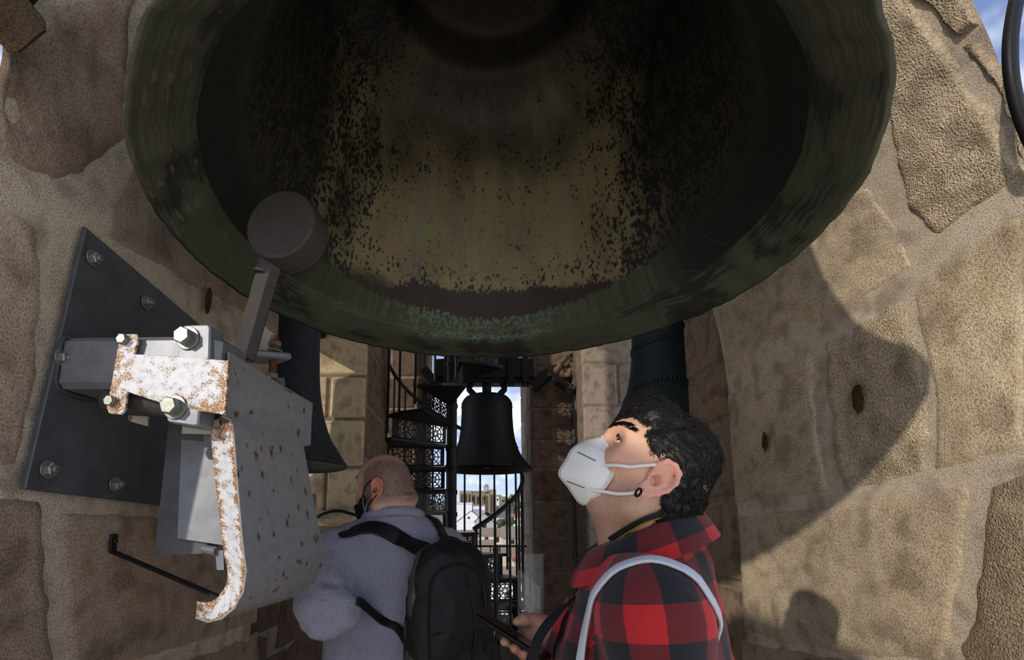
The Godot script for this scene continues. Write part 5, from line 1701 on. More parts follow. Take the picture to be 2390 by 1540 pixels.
	for sp in spec:
		var r := []
		for k in 37:
			var a := lerpf(-PI + 0.22, PI - 0.22, k / 36.0)      # opens in front
			var e: Vector3 = -F * cos(a) * sp[0] * 1.08 + L * sin(a) * sp[1]
			var front := (1.0 - cos(a)) * 0.5
			r.append(N + Vector3(-0.005, 0.046, 0) + e + Vector3.UP * (sp[2] - 0.082 * front - 0.012 * front * (1.0 if sp[2] < 0.0 else 0.0)) + F * 0.012 * front)
		rows.append(r)
	g = sheet(rows, 0.004)
	for i in g.uv.size(): g.uv[i] = Vector2(g.uv[i].y * 5.6, g.uv[i].x * 1.05 + 0.12)
	part("collar", g, plaid, t)
	# placket and button line in front
	g = G.new()
	var pl := []; var pn2 := []
	for k in 14:
		var p := N + F * 0.20 + Vector3(0, -0.06 - 0.035 * k, 0) + L * 0.015
		var n := sh.grad(p); p -= n * (sh.d(p) - 0.003); pl.append(p); pn2.append(n)
	g.band(pl, pn2, 0.030, 0.003)
	for i in g.uv.size(): g.uv[i] = Vector2(g.uv[i].x, g.uv[i].y * 3.5)
	part("placket", g, plaid, shirt)
	# trousers and shoes, below the frame
	var tr := S.new()
	var hip := Vector3(N.x, 0.86, N.z)
	tr.cap(hip - L * 0.07, hip + L * 0.07, 0.14, 0.14, 0.05)
	for z in [1.0, -1.0]:
		tr.chain([hip + L * 0.09 * z, Vector3(N.x, 0.48, N.z) + L * 0.10 * z + F * 0.02, Vector3(N.x + 0.01, 0.10, N.z) + L * 0.10 * z], [0.105, 0.075, 0.062], 0.04)
	g = G.new(); nets(tr, Vector3(N.x - 0.3, 0.02, N.z - 0.35), Vector3(N.x + 0.3, 1.05, N.z + 0.35), 0.016, g)
	part("trousers", g, mat("denim", Color(0.07, 0.08, 0.12), 0.9), t)
	for z in [1.0, -1.0]:
		var s2 := S.new(); var o: Vector3 = Vector3(N.x + 0.01, 0.05, N.z) + L * 0.10 * z
		s2.cap(o + Vector3(0.03, 0, 0), o + F * 0.17 - Vector3(0, 0.008, 0), 0.048, 0.040, 0.03); s2.cap(o, o + Vector3(0, 0.06, 0), 0.05, 0.05, 0.03)
		s2.planes.append([Vector3.DOWN, 0.0])
		g = G.new(); nets(s2, o - Vector3(0.3, 0.06, 0.12), o + Vector3(0.15, 0.14, 0.12), 0.012, g); part("shoe", g, E("rubber"), t)
	# phone
	var pt := thing("phone", "black smartphone held in the young man's hand", "phone", P(1192, 1478, 0.92))
	g = G.new()
	var pc := (P(1138, 1446, 0.93) + P(1262, 1524, 0.88)) / 2.0
	g.box(Transform3D(Basis(pd, pn, pw), pc), Vector3(0.146, 0.009, 0.071), 0.003)
	part("body", g, mat("phone_black", Color(0.012, 0.012, 0.014), 0.2), pt)
	g = G.new(); g.box(Transform3D(Basis(pd, pn, pw), pc + pn * 0.0046), Vector3(0.138, 0.001, 0.065), 0.0004)
	part("screen", g, mat("phone_glass", Color(0.03, 0.022, 0.022), 0.06), pt)
	# straps: white bag strap over the near shoulder, black camera strap in front
	var strap := func(called: String, pts: Array, w2: float, th: float, m: Material, label: String, ends := false, lift := 0.004):
		var a := []; var n2 := []
		for q in pts:
			var p := sh.hit(EYE, ray(q[0], q[1]), 0.4, lift)
			a.append(p); n2.append(sh.grad(p))
		if ends:
			for e in 2:
				var p: Vector3 = a[-1] - F * 0.015 - L * 0.045 - U * 0.03
				for it in 4: p += sh.grad(p) * (lift - sh.d(p))
				a.append(p); n2.append(sh.grad(p))
		a = spline(a, 40); n2 = spline(n2, 40)
		for it in 30:
			for i in range(1, 39):
				a[i] = (a[i - 1] + a[i] * 2.0 + a[i + 1]) / 4.0; n2[i] = (n2[i - 1] + n2[i] * 2.0 + n2[i + 1]).normalized()
				var e := sh.d(a[i])
				if e < lift: a[i] += sh.grad(a[i]) * (lift - e)
		var g3 := G.new(); g3.band(a, n2, w2, th)
		single(called, g3, m, label, "strap")
	var cot := mat("cotton", Color(0.78, 0.79, 0.82), 0.9)
	cot.heightmap_enabled = true; cot.heightmap_texture = ntex(64, 0.15, 2, [], 512); cot.heightmap_scale = 0.05; tri_map(cot, 8.0)
	strap.call("bag_strap", [[1352, 1560], [1362, 1470], [1380, 1415], [1412, 1358], [1450, 1318], [1500, 1299], [1550, 1300], [1592, 1316], [1622, 1340], [1640, 1370], [1652, 1410]], 0.016, 0.006, cot, "white woven bag strap over the young man's near shoulder", true)
	strap.call("bag_strap", [[1262, 1600], [1273, 1545], [1285, 1500], [1302, 1455]], 0.016, 0.006, cot, "white bag strap down the front edge of the check shirt")
	g = G.new()
	var cs := spline([P(1228, 1590, 0.80), P(1242, 1530, 0.80), P(1262, 1480, 0.81), P(1298, 1432, 0.83), P(1330, 1402, 0.88), P(1358, 1382, 0.96), P(1372, 1374, 1.02)], 30); var cn := []
	for k in 30: cn.append(Vector3(-0.75, 0.35, 0.75))
	g.band(cs, cn, 0.020, 0.003)
	var web := mat("webbing", Color(0.035, 0.035, 0.036), 0.85); web.heightmap_enabled = true; web.heightmap_texture = E("cotton").heightmap_texture; web.heightmap_scale = 0.08; tri_map(web, 8.0)
	single("camera_strap", g, web, "black ribbed camera strap hanging in front of the check shirt", "strap")
	# strap at the neck, black with a yellow stitched edge
	g = G.new(); var yl := G.new()
	var a2 := []; var n3 := []
	for q in [[1425, 1262], [1446, 1248], [1470, 1232], [1497, 1217], [1520, 1208], [1548, 1200]]:
		var p := hd.hit(EYE, ray(q[0], q[1]), 0.4, 0.003); a2.append(p); n3.append(hd.grad(p))
	a2 = spline(a2, 30); n3 = spline(n3, 30)
	g.band(a2, n3, 0.014, 0.003)
	var ns := single("camera_strap", g, web, "black strap with a yellow stitched edge under the shirt collar", "strap")
	for k in 29:
		var p: Vector3 = a2[k]; var q: Vector3 = a2[k + 1]; var up2: Vector3 = (q - p).normalized().cross(n3[k])
		yl.tube([p + n3[k] * 0.002 + up2 * 0.003, p.lerp(q, 0.7) + n3[k] * 0.002 + up2 * 0.005], 0.0013, 4)
	part("stitching", yl, mat("yellow", Color(0.62, 0.55, 0.10), 0.8), ns, "yellow stitching")
func near_rows(rows: Array, o: Vector3, dir: Vector3) -> Vector3:   # where a line of sight meets a sheet's grid
	dir = dir.normalized()
	var best := 1e9; var out := Vector3.ZERO
	for i in rows.size() - 1:
		for j in rows[0].size() - 1:
			for k in 2:
				var h = Geometry3D.ray_intersects_triangle(o, dir, rows[i][j], rows[i + 1][j + 1], rows[i + 1][j] if k else rows[i][j + 1])
				if h != null and o.distance_to(h) < best: best = o.distance_to(h); out = h
			var e: float = ((rows[i][j] as Vector3) - o).cross(dir).length() + 50.0
			if e < best: best = e; out = rows[i][j]
	return out
func build_people():
	build_young()
	build_bald()
func build_bald():
	var S0 := Vector3(-0.93, 0, 0.37).normalized()          # his left
	var F := S0.cross(Vector3.UP).normalized(); if F.z > 0: F = -F
	var U := Vector3.UP
	var N := P(918, 1205, 1.72)
	var t := thing("person", "bald man seen from behind in a lavender grey knitted sweater, black mask and rucksack", "person", Vector3(N.x, 0, N.z))
	var yaw := deg_to_rad(20.0); var pit := deg_to_rad(-6.0)
	var hf := Vector3(-cos(yaw) * cos(pit), sin(pit), -sin(yaw) * cos(pit))
	var hl := U.cross(hf).normalized(); var hu := hf.cross(-hl).normalized()
	if hu.y < 0: hu = -hu
	var C := P(873, 1146, 1.63) - hl * 0.078
	var at := func(x: float, y: float, z: float) -> Vector3: return C + hf * x + hu * y + hl * z
	var hd := head_sdf(C, hf, hu, hl, 1.0, 0.010)
	hd.cap(at.call(-0.035, -0.02, 0), N + Vector3(0.01, -0.03, 0), 0.068, 0.070, 0.04)
	hd.cap(at.call(0.01, -0.06, 0), N + hf * 0.02 + Vector3(0, -0.05, 0), 0.055, 0.058, 0.04)
	hd.cap(at.call(-0.088, -0.028, -0.03), at.call(-0.088, -0.028, 0.03), 0.020, 0.020, 0.02)
	for y in [-0.008, -0.040]:
		hd.sub(at.call(-0.116, y, -0.045), at.call(-0.098, y - 0.006, 0.052), 0.0055, 0.006)
	var skin := E("skin")
	var base := lin(214, 164, 140)
	var paint := func(p: Vector3) -> Color:
		var q := p - C
		var x := q.dot(hf); var y := q.dot(hu); var z := q.dot(hl)
		var c := base
		# shaved hair: a band over the ears and round the back
		var top := 0.112 - 0.55 * maxf(x + 0.01, 0.0) - 0.35 * maxf(-x - 0.05, 0.0)
		var sv := smoothstep(top + 0.016, top - 0.020, y + 0.006 * nz.get_noise_3dv(p * 30.0)) * smoothstep(-0.060, -0.018, y) * smoothstep(0.060, 0.030, x)
		c = c.lerp(lin(96, 80, 74), clampf(sv * (0.80 + 0.35 * nz.get_noise_3dv(p * 240.0)), 0, 1))
		var beard := smoothstep(0.0, -0.03, y) * smoothstep(-0.004, 0.02, x)
		c = c.lerp(lin(70, 54, 46), clampf(beard * (0.85 + 0.4 * nz.get_noise_3dv(p * 200.0)), 0, 1) * 0.8)
		c = c.lerp(lin(200, 130, 105), smoothstep(0.10, 0.14, y) * 0.5)
		return c
	var g := G.new()
	nets(hd, C + Vector3(-0.17, -0.20, -0.16), C + Vector3(0.17, 0.18, 0.16), 0.0052, g, paint)
	var earc := lin(206, 128, 104)
	for z in [1.0, -1.0]:
		var el: Vector3 = (hl * z * 0.86 + (-hf) * 0.42).normalized()
		var ef: Vector3 = (hf - el * el.dot(hf)).normalized()
		ear(g, at.call(-0.004, 0.004, 0.074 * z), ef, el.cross(ef) if z < 0 else ef.cross(el), el, 1.1, func(_p: Vector3) -> Color: return earc)
	# hands in front of him, hidden by his back
	var SL := N + Vector3(0, -0.142, 0) + S0 * 0.195; var SR := N + Vector3(0, -0.142, 0) - S0 * 0.195
	var EL := P(752, 1424, 1.46); var ER := SR + Vector3(0.10, -0.24, 0.06)
	var WL := N + F * 0.30 + S0 * 0.12 + Vector3(0, -0.20, 0); var WR := N + F * 0.30 - S0 * 0.10 + Vector3(0, -0.22, 0)
	for h in [[WL, -1.0], [WR, 1.0]]:
		var H := S.new(); var w: Vector3 = h[0]; var sd: Vector3 = S0 * h[1]
		var pc: Vector3 = w + F * 0.05 + sd * 0.02
		H.cap(w, pc, 0.028, 0.034, 0.02)
		for k in 4:
			var o: Vector3 = pc + F * 0.03 + Vector3.UP * (0.030 - 0.021 * k)
			H.chain([o, o + F * 0.03 + sd * 0.015, o + F * 0.03 + sd * 0.045], [0.0105, 0.0095, 0.008], 0.006)
		H.chain([pc + Vector3.UP * 0.03, pc + Vector3.UP * 0.05 + F * 0.025, pc + Vector3.UP * 0.05 + F * 0.05 + sd * 0.01], [0.014, 0.012, 0.009], 0.01)
		hand(g, H, w - Vector3.ONE * 0.17, w + Vector3.ONE * 0.17, base)
	# the rest of him under his clothes
	var inner := S.new()
	inner.ell(N + Vector3(0, -0.28, 0), Vector3(0.10, 0.24, 0.16), Basis(F, U, S0), 0.06)
	inner.cap(N + Vector3(0, 0.02, 0), N + Vector3(0, -0.15, 0), 0.060, 0.07, 0.04)
	inner.chain([SL, EL, WL + F * 0.01], [0.05, 0.04, 0.026], 0.03); inner.chain([SR, ER, WR + F * 0.01], [0.05, 0.04, 0.026], 0.03)
	inner.cap(SL, SR, 0.05, 0.05, 0.05)
	nets(inner, Vector3(-0.78, 0.80, -2.25), Vector3(0.22, 1.60, -1.25), 0.016, g, func(_p: Vector3) -> Color: return base)
	part("body", g, skin, t)
	for z in [1.0, -1.0]:
		var ec: Vector3 = at.call(0.077, 0.030, 0.035 * z)
		g = G.new(); g.col = Color(0.6, 0.58, 0.56); g.ball(Transform3D(Basis(), ec), Vector3.ONE * 0.0122, 14)
		var eb := part("eye", g, E("wet"), t)
		g = G.new(); g.col = Color(0.03, 0.02, 0.015); g.ball(Transform3D(basis_y(hf), ec + hf * 0.0088), Vector3(0.006, 0.004, 0.006), 12); part("iris", g, E("wet"), eb)
		g = G.new()
		for k in 90:
			var f := rng.randf()
			var p0: Vector3 = at.call(lerpf(0.104, 0.066, f) + 0.012, 0.055 + 0.008 * sin(f * 2.6) + rng.randf_range(-0.005, 0.004), (0.012 + 0.044 * f) * z)
			var n := hd.grad(p0); p0 -= n * hd.d(p0)
			var dir: Vector3 = (hl * z * 0.8 - hf * 0.5).normalized()
			g.tube([p0, p0 + dir * 0.010 + n * 0.002], [0.0009, 0.0003], 3, false)
		part("eyebrow", g, E("hair_dark"), t)
	# black mask over the lower face: a shell of the face itself
	var mk := thing("face_mask", "black cloth mask with a pale edge on the bald man", "face mask", at.call(0.09, -0.05, 0))
	var ms := head_sdf(C, hf, hu, hl, 1.0, 0.010)
	ms.bump = func(_p: Vector3) -> float: return -0.005
	ms.cap(at.call(0.10, -0.04, 0), at.call(0.09, -0.10, 0), 0.022, 0.020, 0.03)
	ms.planes.append([-hf, -(C.dot(hf) + 0.040)])
	ms.planes.append([(hu + hf * 0.35).normalized(), C.dot((hu + hf * 0.35).normalized()) + 0.008])
	g = G.new(); nets(ms, C + Vector3(-0.18, -0.18, -0.16), C + Vector3(0.12, 0.08, 0.14), 0.005, g)
	part("panel", g, mat("mask_black", Color(0.018, 0.018, 0.020), 0.8), mk)
	var eps := [at.call(0.046, -0.012, 0.070), at.call(0.046, -0.05, 0.064), at.call(0.044, -0.09, 0.046), at.call(0.044, -0.118, 0.02)]
	var ep := []
	for p in eps:
		var n := ms.grad(p); ep.append(hd_snap(hd, p, 0.0066))
	g = G.new(); g.tube(spline(ep, 16), 0.0014, 6); part("pale_edge", g, mat("mask_edge", Color(0.62, 0.62, 0.64), 0.7), mk, "pale edge")
	for lp in [[at.call(0.048, -0.010, 0.068), at.call(0.030, 0.015, 0.074), at.call(0.010, 0.036, 0.078), at.call(-0.010, 0.040, 0.080)], [at.call(0.044, -0.095, 0.044), at.call(0.030, -0.07, 0.064), at.call(0.010, -0.046, 0.074), at.call(-0.012, -0.020, 0.078)]]:
		var q := []
		for p in lp: q.append(hd_snap(hd, p, 0.004))
		g = G.new(); g.tube(spline(q, 20), 0.0024, 6); part("ear_loop", g, E("mask_black"), mk)
	# sweater
	var s := S.new()
	s.cap(SL, SR, 0.075, 0.075, 0.08)
	for z in [-1.0, 1.0]: s.cap(N + Vector3(0, -0.05, 0) + S0 * 0.06 * z, SL if z > 0 else SR, 0.046, 0.062, 0.05)
	s.ell(N + Vector3(0, -0.25, 0) - F * 0.01, Vector3(0.155, 0.26, 0.225), Basis(F, U, S0), 0.08)
	s.ell(N + Vector3(0, -0.50, 0) + F * 0.03, Vector3(0.19, 0.26, 0.225), Basis(F, U, S0), 0.08)
	s.cap(N + Vector3(0, -0.045, 0), N + Vector3(0, -0.15, 0), 0.088, 0.11, 0.04)
	s.cap(SL, EL, 0.088, 0.074, 0.05)
	s.cap(EL, WL, 0.072, 0.046, 0.03)
	s.cap(SR, ER, 0.086, 0.070, 0.05)
	s.cap(ER, WR, 0.068, 0.044, 0.03)
	for k in 3:      # the pushed-up sleeve
		var q := EL.lerp(WL, 0.05 + 0.10 * k)
		s.cap(q + Vector3(-0.02, 0.02 - 0.012 * k, 0), q + Vector3(0.05, -0.01, 0.02), 0.066, 0.066, 0.012)
	s.bump = func(p: Vector3) -> float:
		var q := p - EL
		return nz.get_noise_3dv(p * 7.0) * 0.010 + 0.006 * sin(q.y * 60.0 + q.x * 40.0 + nz.get_noise_3dv(p * 6.0) * 6.0) * exp(-q.length_squared() / 0.03)
	var knit := mat("knit", Color(0.74, 0.735, 0.82), 0.95); knit.rim_enabled = true; knit.rim = 0.35
	var kt := Image.create(64, 64, false, Image.FORMAT_RGB8)
	for y in 64:
		for x in 64:
			var v := 0.5 + 0.28 * sin(TAU * (x + 4.0 * sin(TAU * y / 16.0)) / 16.0) + 0.22 * cos(TAU * y / 8.0)
			kt.set_pixel(x, y, Color(v, v, v))
	knit.heightmap_enabled = true; knit.heightmap_texture = ImageTexture.create_from_image(kt); knit.heightmap_scale = 0.35
	var ka := kt.duplicate()
	for y in 64:
		for x in 64:
			var v := 0.78 + 0.22 * kt.get_pixel(x, y).r
			ka.set_pixel(x, y, Color(v, v, v))
	knit.albedo_texture = ImageTexture.create_from_image(ka)
	tri_map(knit, 38.0)
	g = G.new(); nets(s, Vector3(-0.78, 0.70, -2.25), Vector3(0.22, 1.60, -1.25), 0.012, g)
	part("sweater", g, knit, t)
	# neckband
	g = G.new(); var ring := []
	for k in 33:
		var a := TAU * k / 32
		ring.append(N + Vector3(0, -0.008, 0) + F * cos(a) * 0.094 + S0 * sin(a) * 0.096 + Vector3.UP * (-0.020 * cos(a) + 0.006))
	g.tube(ring, 0.016, 8, false); part("neckband", g, knit, t)
	# trousers and shoes
	var tr := S.new(); var hip := Vector3(N.x, 0.84, N.z) + F * 0.03
	tr.cap(hip - S0 * 0.09, hip + S0 * 0.09, 0.165, 0.165, 0.05)
	for z in [1.0, -1.0]:
		tr.chain([hip + S0 * 0.11 * z, Vector3(hip.x, 0.46, hip.z) + S0 * 0.12 * z, Vector3(hip.x, 0.10, hip.z) + S0 * 0.12 * z], [0.12, 0.085, 0.068], 0.04)
	g = G.new(); nets(tr, hip - Vector3(0.38, 0.82, 0.38), hip + Vector3(0.38, 0.2, 0.38), 0.018, g); part("trousers", g, E("denim"), t)
	for z in [1.0, -1.0]:
		var s2 := S.new(); var o: Vector3 = Vector3(hip.x, 0.05, hip.z) + S0 * 0.12 * z
		s2.cap(o - F * 0.04, o + F * 0.17 - Vector3(0, 0.008, 0), 0.05, 0.042, 0.03); s2.cap(o, o + Vector3(0, 0.06, 0), 0.055, 0.055, 0.03)
		s2.planes.append([Vector3.DOWN, 0.0])
		g = G.new(); nets(s2, o - Vector3(0.25, 0.06, 0.25), o + Vector3(0.25, 0.14, 0.25), 0.013, g); part("shoe", g, E("rubber"), t)
	# rucksack
	var back := -F
	var bc := P(1052, 1418, 1.50)
	var bag := thing("rucksack", "black rucksack hanging on the bald man's back", "rucksack", bc - Vector3(0, 0.22, 0))
	var cloth := mat("nylon", Color(0.022, 0.022, 0.025), 0.62)
	cloth.heightmap_enabled = true; cloth.heightmap_texture = E("cotton").heightmap_texture; cloth.heightmap_scale = 0.04; tri_map(cloth, 8.0)
	var bs := S.new(); var BB := Basis(S0, U, back)
	for q in [[0.0, 0.02, 0.0, 0.112, 0.170, 0.060], [0.0, -0.06, 0.015, 0.118, 0.130, 0.062], [0.0, 0.08, -0.01, 0.098, 0.110, 0.052]]:
		bs.ell(bc + BB * Vector3(q[0], q[1], q[2]), Vector3(q[3], q[4], q[5]), BB, 0.05)
	for sx in [-1, 1]:
		bs.cap(bc + BB * Vector3(0.085 * sx, -0.15, 0.0), bc + BB * Vector3(0.080 * sx, 0.09, -0.01), 0.045, 0.036, 0.05)
	bs.cap(bc + BB * Vector3(-0.075, -0.165, 0.0), bc + BB * Vector3(0.075, -0.165, 0.0), 0.05, 0.05, 0.05)
	bs.cap(bc + BB * Vector3(-0.055, 0.135, -0.012), bc + BB * Vector3(0.055, 0.135, -0.012), 0.036, 0.036, 0.05)
	bs.bump = func(p: Vector3) -> float: return nz.get_noise_3dv(p * 11.0) * 0.008
	g = G.new(); nets(bs, bc - Vector3(0.2, 0.26, 0.2), bc + Vector3(0.2, 0.24, 0.2), 0.008, g); part("bag", g, cloth, bag)
	var on := func(x: float, y: float, lift: float) -> Vector3: return bs.hit(bc + BB * Vector3(x, y, 0.4), -back, 0.05, lift)
	var seam := func(called: String, pts: Array, r: float, m: Material, lift := 0.001):
		var q := []
		for p in pts: q.append(on.call(p[0], p[1], lift))
		var g3 := G.new(); g3.tube(spline(q, 30), r, 6); part(called, g3, m, bag)
	seam.call("zip", [[-0.085, -0.12], [-0.088, 0.0], [-0.075, 0.09], [-0.03, 0.128], [0.03, 0.128], [0.075, 0.09], [0.088, 0.0], [0.085, -0.12]], 0.0045, E("rubber"))
	seam.call("piping", [[-0.045, -0.17], [-0.048, -0.05], [-0.035, 0.06], [-0.02, 0.115]], 0.0022, mat("piping_green", Color(0.03, 0.055, 0.045), 0.6))
	seam.call("pocket_seam", [[-0.08, -0.06], [0.0, -0.045], [0.08, -0.06]], 0.003, E("rubber"))
	g = G.new(); var tp: Vector3 = on.call(-0.062, -0.158, 0.003); var tn := bs.grad(tp)
	g.box(Transform3D(Basis(U.cross(tn).normalized(), tn.cross(U.cross(tn)).normalized(), tn), tp), Vector3(0.009, 0.032, 0.002), 0.0005)
	part("tag", g, mat("tag_green", Color(0.10, 0.36, 0.14), 0.6), bag, "small green tag")
	# side pocket
	var sp := S.new(); sp.cap(bc + BB * Vector3(0.105, -0.15, -0.005), bc + BB * Vector3(0.108, -0.03, -0.012), 0.036, 0.030, 0.02)
	g = G.new(); nets(sp, bc - Vector3(0.25, 0.26, 0.2), bc + Vector3(0.2, 0.2, 0.2), 0.008, g); part("side_pocket", g, cloth, bag)
	# handle and shoulder straps
	var strap := func(called: String, pts: Array, w: float, lift: float, ends: Array):
		var a := []; var nn := []
		for q in pts:
			var p := s.hit(EYE, ray(q[0], q[1]), 0.9, lift); a.append(p); nn.append((s.grad(p) + back * 0.3).normalized())
		if called == "shoulder_strap":
			a.push_front(a[0] + F * 0.07 + U * 0.006); nn.push_front((nn[0] + U * 0.3).normalized())
			a.push_front(a[0] + F * 0.08 - U * 0.06); nn.push_front((F + U * 0.5).normalized())
		for e in ends:
			a.append(e); nn.append((nn[-1] + back * 0.5).normalized())
		a = spline(a, 40); nn = spline(nn, 40)
		var g3 := G.new(); g3.band(a, nn, w, 0.012); part(called, g3, cloth, bag)
	var topL: Vector3 = bc + BB * Vector3(0.065, 0.165, -0.025); var topR: Vector3 = bc + BB * Vector3(-0.04, 0.165, -0.025)
	strap.call("shoulder_strap", [[812, 1246], [838, 1235], [870, 1230], [905, 1240], [940, 1260]], 0.054, 0.008, [topL])
	strap.call("shoulder_strap", [[1016, 1214], [1028, 1232], [1038, 1254]], 0.048, 0.008, [topR])
	strap.call("lower_strap", [[836, 1402], [850, 1412], [890, 1446], [930, 1468]], 0.026, 0.006, [bc + BB * Vector3(0.10, -0.14, -0.02)])
	g = G.new()
	var h0: Vector3 = bc + BB * Vector3(0.035, 0.168, -0.012); var h1: Vector3 = bc + BB * Vector3(-0.035, 0.168, -0.012)
	g.tube(spline([h0, h0 + Vector3(0, 0.022, 0), (h0 + h1) / 2 + Vector3(0, 0.036, 0), h1 + Vector3(0, 0.022, 0), h1], 16), 0.008, 8); part("handle", g, cloth, bag)
func hd_snap(s: S, p: Vector3, lift: float) -> Vector3:
	for i in 3:
		p -= s.grad(p) * (s.d(p) - lift)
	return p
func house(px0: float, px1: float, top: float, bot: float, d: float, wall_: Color, roof: Color, wins: int, gable: float, label: String, group := ""):
	var a := P(px0, bot, d); var b := P(px1, top, d)
	var w := b.x - a.x; var h := b.y - a.y
	var dep := maxf(w * 0.7, 5.0)
	var t := thing("house", label, "house", Vector3((a.x + b.x) / 2, a.y, -d - dep / 2), group)
	var g := G.new(); g.col = wall_
	g.box(Transform3D(Basis(), Vector3((a.x + b.x) / 2, a.y + h / 2 - h, -d - dep / 2)), Vector3(w, h * 3.0, dep), 0.05)
	part("wall", g, mat("render", Color(1, 1, 1), 0.9), t)
	g = G.new(); g.col = roof
	var pl := PackedVector2Array()
	if gable > 0.0:       # gable end to the tower
		pl = PackedVector2Array([Vector2(-w / 2 - 0.4, 0), Vector2(w / 2 + 0.4, 0), Vector2(0, gable)])
		var g2 := G.new(); g2.col = wall_
		g2.prism(Transform3D(Basis(), Vector3((a.x + b.x) / 2, b.y, -d)), PackedVector2Array([Vector2(-w / 2, 0), Vector2(w / 2, 0), Vector2(0, gable * 0.93)]), -0.3, 0.05, 0.01)
		part("gable", g2, mat("render", Color(1, 1, 1), 0.9), t)
		g.prism(Transform3D(Basis(), Vector3((a.x + b.x) / 2, b.y + 0.1, -d)), pl, -dep, -0.2, 0.02)
	else:
		var rh := -gable
		g.prism(Transform3D(Basis(Vector3.BACK, Vector3.UP, Vector3.LEFT), Vector3((a.x + b.x) / 2, b.y, -d - dep / 2)), PackedVector2Array([Vector2(-dep / 2 - 0.4, 0), Vector2(dep / 2 + 0.4, 0), Vector2(0, rh)]), -w / 2 - 0.3, w / 2 + 0.3, 0.02)
	part("roof", g, mat("render", Color(1, 1, 1), 0.9), t)
	for i in wins:
		g = G.new()
		var x := a.x + w * (i + 0.5) / wins
		var ww := minf(w / wins * 0.32, 1.1)
		g.box(Transform3D(Basis(), Vector3(x, a.y + h * 0.55, -d)), Vector3(ww, ww * 1.5, 0.16), 0.01)
		part("window", g, mat("dark_window", Color(0.09, 0.09, 0.10), 0.4), t)
func tree(px: float, py: float, d: float, r: float, col: Color, label: String):
	var b := P(px, py, d)
	var t := thing("tree", label, "tree", b - Vector3(0, r * 1.3, 0))
	var g := G.new(); g.tube([b - Vector3(0, r * 2.6, 0), b], [r * 0.10, r * 0.06], 6)
	part("trunk", g, mat("bark", Color(0.2, 0.15, 0.1), 0.9), t)
	g = G.new()
	for k in 14:
		var q := Vector3(rng.randf_range(-1, 1), rng.randf_range(-1.1, 0.8), rng.randf_range(-1, 1)) * r * 0.75
		var s := rng.randf_range(0.8, 1.15); g.col = Color(col.r * s, col.g * s, col.b * s)
		g.ball(Transform3D(Basis.from_euler(Vector3(rng.randf() * 3, rng.randf() * 3, 0)), b + q), Vector3(0.42, 0.34, 0.42) * r * rng.randf_range(0.7, 1.2), 8)
	for i in g.v.size():
		var n := nz.get_noise_3dv(g.v[i] * 3.1 / r) * r * 0.22
		g.v[i] += Vector3(n, n * 0.6, -n)
	part("foliage", g, mat("leaves", Color(1, 1, 1), 0.9), t)

